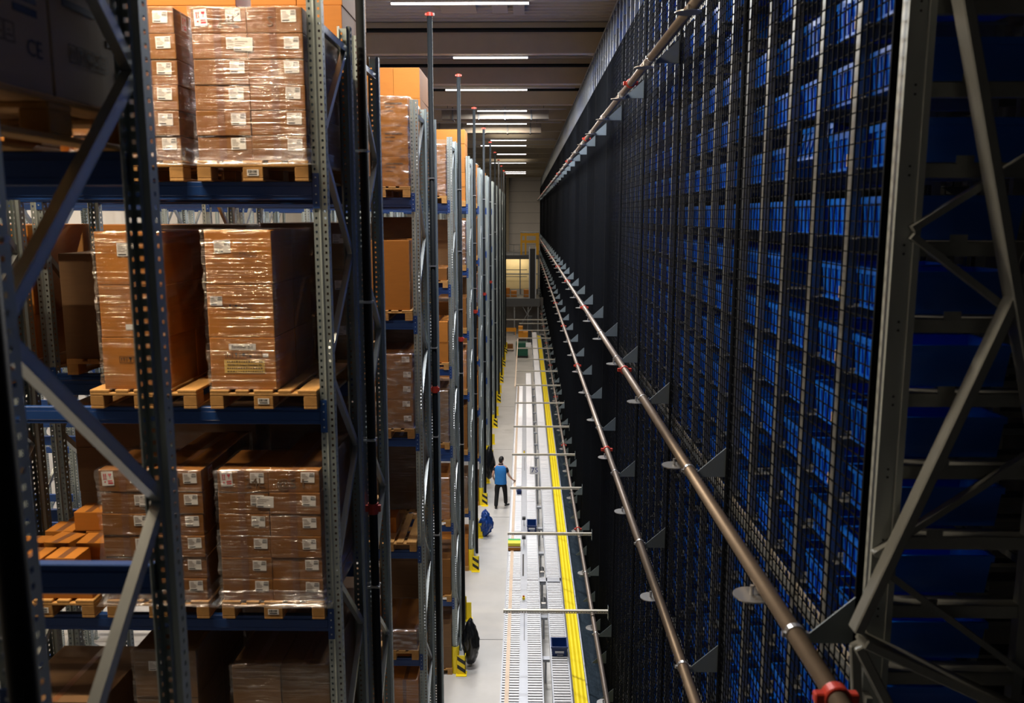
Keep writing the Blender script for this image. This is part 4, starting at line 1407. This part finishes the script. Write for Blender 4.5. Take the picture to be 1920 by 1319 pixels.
# ---- yellow barrier between conveyor and shelving
def barrier():
    t = thing('yellow_barrier', 'long ribbed yellow barrier strip between conveyor and shelving', 'barrier')
    prof = []
    for i in range(19):
        u = i / 18
        prof.append((0.945 + 0.255 * u, 0.86 - 0.10 * u + 0.005 * math.cos(u * PI * 6)))
    mb = MB()
    for a, b in zip(prof[:-1], prof[1:]):
        mb.quad([(a[0], Y0C, a[1]), (b[0], Y0C, b[1]), (b[0], 64, b[1]), (a[0], 64, a[1])])
        mb.quad([(a[0], Y0C, a[1] - 0.012), (a[0], 64, a[1] - 0.012), (b[0], 64, b[1] - 0.012), (b[0], Y0C, b[1] - 0.012)])
    mb.build('sheet', M['yellow'], t, recalc=False)
    for i in range(22):
        y = 9.5 + 2.5 * i
        MB().box(1.05, y, 0, 1.09, y + 0.04, 0.79).build('support_post', M['steel'], t)
    t = thing('hand_rail', 'grey tube rail along the right edge of the yellow barrier', 'rail')
    MB().tube((1.235, Y0C, 0.66), (1.235, 66, 0.66), 0.024, 12).build('tube', M['convf'], t, smooth=True)
    for i in range(30):
        MB().box(1.20, 9.6 + 1.9 * i, 0.60, 1.245, 9.66 + 1.9 * i, 0.66).build('clip', M['grey_d'], t)
    for i in range(8):
        MB().tube((1.235, 10 + 8 * i, 0), (1.235, 10 + 8 * i, 0.65), 0.02, 8).build('leg', M['convf'], t)
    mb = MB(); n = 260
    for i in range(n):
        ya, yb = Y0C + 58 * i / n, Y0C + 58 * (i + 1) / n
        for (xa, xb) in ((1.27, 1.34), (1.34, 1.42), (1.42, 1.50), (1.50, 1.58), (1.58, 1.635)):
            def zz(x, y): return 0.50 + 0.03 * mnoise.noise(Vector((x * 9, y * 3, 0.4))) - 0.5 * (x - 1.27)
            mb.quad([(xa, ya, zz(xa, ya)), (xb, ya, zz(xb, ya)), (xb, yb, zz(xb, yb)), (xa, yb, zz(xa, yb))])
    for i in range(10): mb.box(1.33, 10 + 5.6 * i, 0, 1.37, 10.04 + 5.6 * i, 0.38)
    o = mb.build('plastic_sheeting', M['bluesheet'], smooth=True, recalc=False)  # sheet widened and coloured dark in place of shade on the floor
    tag(o, 'crumpled blue plastic sheeting, darkened in place of shade, at the foot of the shelving', 'sheeting')


barrier()


# ------------------------------------------------------------------ roof services
def duct(y, z, x0, x1, label, slope=0.0):
    t = thing('air_duct', label, 'duct', (0, y, z), (0, slope, 0), 'ceiling air ducts')
    MB().box(x0, -0.3, -0.2, x1, 0.3, 0.2).build('duct_body', M['duct'], t, bevel=0.01)
    x = x0 + 0.4
    while x < x1:
        MB().box(x, -0.33, -0.23, x + 0.05, 0.33, 0.23).build('flange', M['duct_d'], t); x += 1.0
    for x in (x0 + 0.2, x1 - 0.2): MB().box(x, -0.02, 0.2, x + 0.02, 0.0, H + 4.765 - z + abs(x * math.tan(slope))).build('hanger', M['duct_d'], t)


duct(33.9, H + 3.86, -3.2, 0.9, 'tan ventilation duct under the roof, nearer of the two')
duct(38.8, H + 3.80, -4.2, 0.7, 'tan ventilation duct under the roof, farther of the two')
for k, (x0, x1, y0, y1, m) in enumerate(((-1.9, -1.1, 17.6, 20.4, 'concrete'), (-0.75, -0.4, 17.4, 20.4, 'trunk'), (-0.28, -0.02, 17.4, 20.6, 'trunk'))):
    o = MB().box(x0, y0, H + 4.56, x1, y1, H + 4.645).build('roof_hatch', M[m])
    tag(o, ['wide pale louvred roof panel above the nearest visible lamp', 'narrow pale roof strip in the middle above the nearest lamp', 'narrow pale roof strip on the right above the nearest lamp'][k], 'roof panel')
for k, y in enumerate((21.4, 26.3, 31.2)):
    o = MB().tube((-13, y, H + 4.40), (7, y, H + 4.40), 0.05, 10).build('roof_pipe', M['pipe_dark'])
    tag(o, 'dark pipe in front of a concrete beam, %s from the camera' % ORD[k + 1], 'pipe', 'dark pipes under the roof')


# ------------------------------------------------------------------ far end of the aisle
def far_end():
    o = MB().box(-2.6, 74.0, 0, 1.6, 74.15, 2.75).build('wall_partition', M['wall_dark'])
    struct(o, 'dark partition under the far platform', 'partition')
    t = thing('mezzanine_platform', 'grey steel platform bridging the far end of the aisle', 'platform', (0, 70, 0))
    MB().box(-2.3, 0, 2.70, 1.25, 5.9, 2.86).build('deck', M['steel_d'], t)
    MB().box(-2.3, -0.05, 2.40, 1.25, 0.0, 3.05).build('kick_plate', M['steel_d'], t)
    for x in (-0.85, 0.28, 1.1): MB().box(x - 0.05, 0.1, 0, x + 0.05, 0.2, 2.70).build('leg', M['steel'], t)
    for z in (3.05, 3.35): MB().box(-2.3, -0.03, z, 0.4, 0.0, z + 0.04).build('rail', M['steel'], t)
    MB().bar((-0.3, 0.08, 2.6), (0.7, 0.08, 0.9), 0.03, 0.05).build('cross_brace', M['steel'], t)
    MB().bar((0.7, 0.05, 2.6), (-0.3, 0.05, 0.9), 0.03, 0.05).build('cross_brace', M['steel'], t)
    t = thing('upper_platform', 'upper grey platform with railing above the cream sheet', 'platform', (0, 76, 0))
    MB().box(-2.3, 0, 6.15, 1.25, 8, 6.32).build('deck', M['steel_d'], t)
    MB().box(-2.3, 0, 5.98, 1.25, 0.05, 6.15).build('added_fascia', M['steel_d'], t)  # added to hide the strip tube from the camera
    for x in (-2.25, -0.42, 1.2): MB().box(x - 0.05, 7.7, 0, x + 0.05, 7.8, 6.15).build('leg', M['steel'], t)
    for x in (-2.25, -0.42, 1.2): MB().box(x - 0.05, 0.1, 0, x + 0.05, 0.2, 6.15).build('leg', M['steel'], t)
    for z in (4.4, 5.0): MB().box(-2.3, 0.05, z, 0.2, 0.1, z + 0.06).build('rail', M['steel'], t)
    a = thing('platform_railing', 'grey railing along the edge of the upper far platform', 'railing', (0, 76, 6.321))
    for z in (0.43, 0.88): MB().box(-2.3, 0, z, -0.5, 0.04, z + 0.04).build('rail', M['steel'], a)
    for x in (-2.2, -1.6, -1.0, -0.5): MB().box(x, 0, 0, x + 0.04, 0.04, 0.92).build('rail_post', M['steel'], a)
    t = inst(None, 'cream_screen', None, (0, 77.5, 0)); tag(t, 'cream lit sheet hanging between the two far platforms', 'screen')
    MB().box(-2.25, 0, 3.2, 1.15, 0.05, 6.13).build('sheet', M['cream'], t)
    MB().box(-2.25, -0.03, 4.55, 1.15, 0.0, 4.62).build('cross_bar', M['steel'], t)
    for q_, (x_, w_, h_) in enumerate(((-2.0, 0.7, 0.75), (-1.2, 0.5, 0.5), (-0.1, 0.45, 0.6))):
        carton(x_, 73.6, 2.861, w_, 0.6, h_, '%s brown carton standing on the lower far platform' % ('left', 'middle', 'right')[q_], 'cartons on the far platform', 'card2', False)
    a = thing('added_strip_light', 'added strip light under the upper far platform, brightening the cream sheet', 'light', (-0.8, 76.6, 6.1))  # no such source seen; added to light the cream sheet
    MB().box(-1.2, -0.04, -0.05, 1.2, 0.04, 0.0).build('tube', M['tube_l'], a)
    ld = bpy.data.lights.new('added_strip_lamp', 'AREA'); ld.shape = 'RECTANGLE'; ld.size = 2.4; ld.size_y = 0.1; ld.energy = 26; ld.color = (1, 0.86, 0.62)
    inst(ld, 'added_strip_lamp', a, (0, 0, -0.07), (R(25), 0, 0))
    t = thing('lift_gantry', 'yellow steel lift frame on the upper far platform', 'frame', (0, 77, 6.32))
    for x, wd in ((-0.40, 0.16), (-0.02, 0.16), (0.98, 0.28)):
        MB().box(x, 0, 0, x + wd, 0.14, 1.95).build('post', M['gantry'], t)
    for z in (1.05, 1.68): MB().box(-0.4, 0.02, z, 1.25, 0.12, z + 0.24).build('cross_rail', M['gantry'], t)
    MB().box(-0.4, 0, 1.95, 1.26, 0.9, 2.02).build('roof_plate', M['steel'], t)
    t = thing('vertical_conveyor', 'tall dark belt lift in a grey frame at the far end', 'lift', (0, 71.5, 2.87))
    MB().box(0.42, 0, 0, 0.86, 0.1, 4.2).build('belt', M['black'], t)
    MB().box(0.34, -0.05, 0, 0.42, 0.15, 4.35).build('side_frame', M['convf'], t)
    MB().box(0.86, -0.05, 0, 0.94, 0.15, 4.35).build('side_frame', M['convf'], t)
    t = thing('covered_trolley', 'dark green covered trolley standing past the conveyor end', 'trolley', (-0.19, 58.6, 0))
    MB().box(-0.42, 0, 0.14, 0.42, 0.9, 1.05).build('cover', M['green'], t, bevel=0.03)
    MB().box(-0.42, 0, 0.10, 0.42, 0.9, 0.14).build('base', M['grey_d'], t)
    for x in (-0.36, 0.36):
        for y in (0.1, 0.8): MB().tube((x - 0.02, y, 0.05), (x + 0.02, y, 0.05), 0.05, 12).build('wheel', M['black'], t)
    t = thing('orange_machine', 'orange machine behind the green trolley', 'machine', (0.05, 66.5, 0))
    MB().box(-0.55, 0, 0.2, 0.55, 0.8, 0.75).build('body', M['orange'], t, bevel=0.03)
    MB().box(-0.6, 0.1, 0.0, 0.6, 0.7, 0.2).build('base', M['grey_d'], t)
    MB().box(-0.55, -0.1, 0.75, -0.2, 0.5, 1.2).build('head', M['orange'], t, bevel=0.02)
    t = thing('orange_barrier', 'low orange barrier rail left of the far machinery', 'barrier', (-1.15, 70.0, 0))
    MB().box(-0.65, 0, 0.30, 0.45, 0.1, 0.62).build('rail', M['orange'], t)
    for x in (-0.6, 0.35): MB().box(x, 0.02, 0, x + 0.06, 0.08, 0.3).build('post', M['orange'], t)
    t = thing('hand_cart', 'small pale hand cart on the floor past the racks', 'cart', (-1.05, 61.5, 0))
    MB().box(-0.25, 0, 0.12, 0.25, 0.7, 0.2).build('platform', M['beige'], t)
    MB().box(-0.22, 0.05, 0.2, 0.2, 0.5, 0.5).build('parcel', M['card'], t)
    for x in (-0.2, 0.2): MB().tube((x - 0.02, 0.1, 0.06), (x + 0.02, 0.1, 0.06), 0.06, 12).build('wheel', M['black'], t)
    o = MB().box(0.25, 64.8, 0, 0.55, 65.0, 2.2).build('control_cabinet', M['grey_d'])
    tag(o, 'narrow dark control cabinet beside the far conveyor end', 'cabinet')


far_end()


# ------------------------------------------------------------------ the walking person
def skin_obj(name, pts, edges, m, parent, root=0, sub=2):
    me = bpy.data.meshes.new(name)
    me.from_pydata([p[:3] for p in pts], edges, [])
    o = inst(me, name, parent)
    sk = o.modifiers.new('s', 'SKIN'); sk.use_smooth_shade = True
    for i, v in enumerate(me.skin_vertices[0].data):
        r = pts[i][3]
        v.radius = (r, r) if not isinstance(r, tuple) else r
        v.use_root = (i == root)
    sb = o.modifiers.new('d', 'SUBSURF'); sb.levels = sub; sb.render_levels = sub
    dg = bpy.context.evaluated_depsgraph_get()
    nm = bpy.data.meshes.new_from_object(o.evaluated_get(dg))
    bpy.data.objects.remove(o)
    nm.name = name
    nm.materials.clear(); nm.materials.append(m)
    nm.polygons.foreach_set('use_smooth', [True] * len(nm.polygons))
    return inst(nm, name, parent)


def chain(n0, n): return [(n0 + i, n0 + i + 1) for i in range(n - 1)]


def person():
    t = thing('person', 'person in a blue vest and black trousers walking away beside the conveyor', 'person', (-0.80, 27.75, 0), (0, 0, R(-8)))
    # x right, y forward (away from the camera), z up
    P = [(0, 0, .96, (.135, .10)), (0, .01, 1.12, (.13, .095)), (0, .02, 1.30, (.155, .105)), (0, .02, 1.43, (.13, .085)), (.005, .03, 1.50, (.055, .055)),
         (.012, .045, 1.57, (.052, .055))]
    E = chain(0, 6)
    def add(pts, frm):
        k = len(P); P.extend(pts); E.append((frm, k)); E.extend(chain(k, len(pts)))
    # legs: left foot behind, right foot ahead
    add([(-.10, 0, .90, .090), (-.115, -.03, .70, .082), (-.12, -.03, .52, .062), (-.125, -.13, .30, .054), (-.13, -.20, .10, .038)], 0)
    add([(.10, .02, .90, .090), (.115, .11, .71, .082), (.125, .16, .52, .062), (.14, .16, .30, .054), (.15, .15, .09, .038)], 0)
    # arms: left hangs, right reaches out to the conveyor edge
    add([(-.17, .02, 1.42, .058), (-.225, -.02, 1.28, .048), (-.26, -.05, 1.13, .040), (-.25, .05, 1.0, .034), (-.23, .13, .92, .026)], 3)
    add([(.17, .02, 1.42, .058), (.225, .03, 1.28, .048), (.27, .04, 1.14, .040), (.335, .12, 1.02, .034), (.375, .18, .945, .026)], 3)
    b = skin_obj('body', P, E, M['skin'], t)
    # head
    bm = bmesh.new(); bmesh.ops.create_uvsphere(bm, u_segments=24, v_segments=18, radius=1)
    for v in bm.verts:
        p = v.co
        x, y, z = p.x * 0.076, p.y * 0.098, p.z * 0.118
        if z < 0: x *= 1 - 0.28 * (-p.z); y = y * (1 - 0.12 * (-p.z)) + 0.012 * (-p.z)
        if p.y > 0.85 and abs(p.x) < 0.28 and -0.45 < p.z < 0.1: y += 0.020
        v.co = Vector((x, y, z))
    for sx in (-1, 1):
        r = bmesh.ops.create_icosphere(bm, subdivisions=2, radius=1)
        for v in r['verts']: v.co = Vector((sx * 0.079 + v.co.x * 0.010, -0.004 + v.co.y * 0.018, -0.01 + v.co.z * 0.030))
    me = bpy.data.meshes.new('head'); bm.to_mesh(me); bm.free(); me.materials.append(M['skin'])
    me.polygons.foreach_set('use_smooth', [True] * len(me.polygons))
    hd = inst(me, 'head', t, (.015, .06, 1.655), (R(-10), 0, R(-22)))
    for sx in (-1, 1):
        MB().tube((sx * 0.03, 0.088, 0.012), (sx * 0.03, 0.096, 0.012), 0.010, 10).build('eye', M['ink'], hd)
    MB().box(-0.022, 0.090, -0.062, 0.022, 0.099, -0.054).build('mouth', M['red_ink'], hd)
    bm = bmesh.new(); bmesh.ops.create_uvsphere(bm, u_segments=24, v_segments=18, radius=1)
    for v in bm.verts:
        p = v.co.copy(); v.co = Vector((p.x * 0.086, p.y * 0.107, p.z * 0.127))
    dele = [v for v in bm.verts if (v.co.y > 0.05 and v.co.z < 0.06) or v.co.z < -0.105 or (v.co.z < -0.02 and v.co.y > -0.035)]
    bmesh.ops.delete(bm, geom=dele, context='VERTS')
    for v in bm.verts: v.co *= 1 + 0.03 * mnoise.noise(v.co * 60)
    me = bpy.data.meshes.new('hair'); bm.to_mesh(me); bm.free(); me.materials.append(M['hair'])
    me.polygons.foreach_set('use_smooth', [True] * len(me.polygons))
    inst(me, 'hair', hd)
    # hands: palm and five fingers each
    def hand(wr, d, side, name):
        d = Vector(d).normalized(); s = Vector(side).normalized(); n = d.cross(s)
        w0 = Vector(wr)
        pts = [(*w0, .024), (*(w0 + d * .045), (.036, .018)), (*(w0 + d * .085), (.040, .018))]; ed = [(0, 1), (1, 2)]
        for i, (o_, ln) in enumerate(((-.030, .070), (-.010, .080), (.010, .075), (.030, .058))):
            a = w0 + d * .09 + s * o_
            k = len(pts)
            pts += [(*a, .010), (*(a + d * ln * .55 + n * .012), .009), (*(a + d * ln * .9 + n * .034), .008)]
            ed += [(2, k), (k, k + 1), (k + 1, k + 2)]
        a = w0 + d * .035 - s * .036; k = len(pts)
        pts += [(*a, .011), (*(a + d * .035 - s * .018 + n * .01), .010), (*(a + d * .062 - s * .018 + n * .02), .009)]
        ed += [(1, k), (k, k + 1), (k + 1, k + 2)]
        return skin_obj(name, pts, ed, M['skin'], t, 0, 1)
    hand((.375, .18, .945), (.45, .7, -.45), (.75, -.55, .0), 'hand')
    hand((-.23, .13, .92), (.1, .6, -.75), (-.9, .2, .0), 'hand')
    MB().box(-.022, -.07, -.018, .022, .09, .018).build('hand_scanner', M['black'], t, (.405, .26, .90), (R(-25), 0, R(-30)), bevel=0.006)
    # clothing
    def shell(name, rings, m, arms=None, n=28):
        """closed garment tube: rings of (x, y, z, half width, half depth), squarish cross-section"""
        mb = MB()
        for cx, cy, z, rx, ry in rings:
            for i in range(n):
                t_ = 2 * PI * i / n; c_, s_ = math.cos(t_), math.sin(t_)
                f = 1 + 0.018 * math.sin(5 * t_ + z * 9) * (1.5 - z)
                mb.v.append((cx + rx * f * math.copysign(abs(c_) ** 0.8, c_), cy + ry * f * math.copysign(abs(s_) ** 0.8, s_), z))
        for k in range(len(rings) - 1):
            for i in range(n):
                j = (i + 1) % n
                mb.f.append((k * n + i, k * n + j, (k + 1) * n + j, (k + 1) * n + i)); mb.m.append(0)
        return mb.build(name, M[m], t, smooth=True)
    shell('shirt', [(0, 0, .93, .165, .115), (0, 0, 1.10, .165, .115), (0, .01, 1.28, .190, .125), (0, .018, 1.40, .195, .115), (0, .02, 1.455, .165, .095),
                    (0, .022, 1.49, .085, .075), (.004, .028, 1.54, .062, .062)], 'shirt')
    shell('vest', [(0, -.005, .845, .205, .150), (0, -.005, .87, .207, .152), (0, 0, .97, .198, .145), (0, 0, 1.12, .192, .138), (0, .01, 1.28, .208, .145), (0, .017, 1.39, .203, .132),
                   (0, .02, 1.445, .178, .110), (0, .022, 1.478, .125, .090), (0, .024, 1.485, .085, .080)], 'vest')
    for sg in (-1, 1):
        SL = [(sg * .150, .02, 1.415, .080), (sg * .205, .01, 1.33, .068), (sg * .242, -.02 if sg < 0 else .033, 1.22, .062)]
        skin_obj('sleeve', SL, chain(0, 3), M['shirt'], t, 0, 2)
    TR = [(0, 0, .97, (.168, .132)), (0, 0, .86, (.160, .128)),
          (-.10, 0, .82, .108), (-.118, -.03, .68, .098), (-.122, -.035, .50, .080), (-.127, -.13, .30, .074), (-.13, -.20, .075, .066),
          (.10, .03, .82, .108), (.118, .11, .68, .098), (.127, .16, .50, .080), (.142, .16, .30, .074), (.15, .15, .075, .066)]
    skin_obj('trousers', TR, [(0, 1), (1, 2)] + chain(2, 5) + [(1, 7)] + chain(7, 5), M['trouser'], t)
    for x, y, z, rx in ((-.13, -.20, 0, R(-0)), (.15, .15, 0, 0)):
        SHP = [(0, -.06, .045, (.042, .042)), (0, .02, .05, (.046, .045)), (0, .12, .036, (.046, .030)), (0, .19, .030, (.034, .024))]
        s = skin_obj('shoe', SHP, chain(0, 4), M['shoe'], t, 0, 2)
        s.location = (x, y, z); s.rotation_euler = (rx, 0, R(6 if x < 0 else -30))
        MB().box(-.042, -.09, 0.0, .042, .20, .014).build('sole', M['paper'], s)
    return t


person()
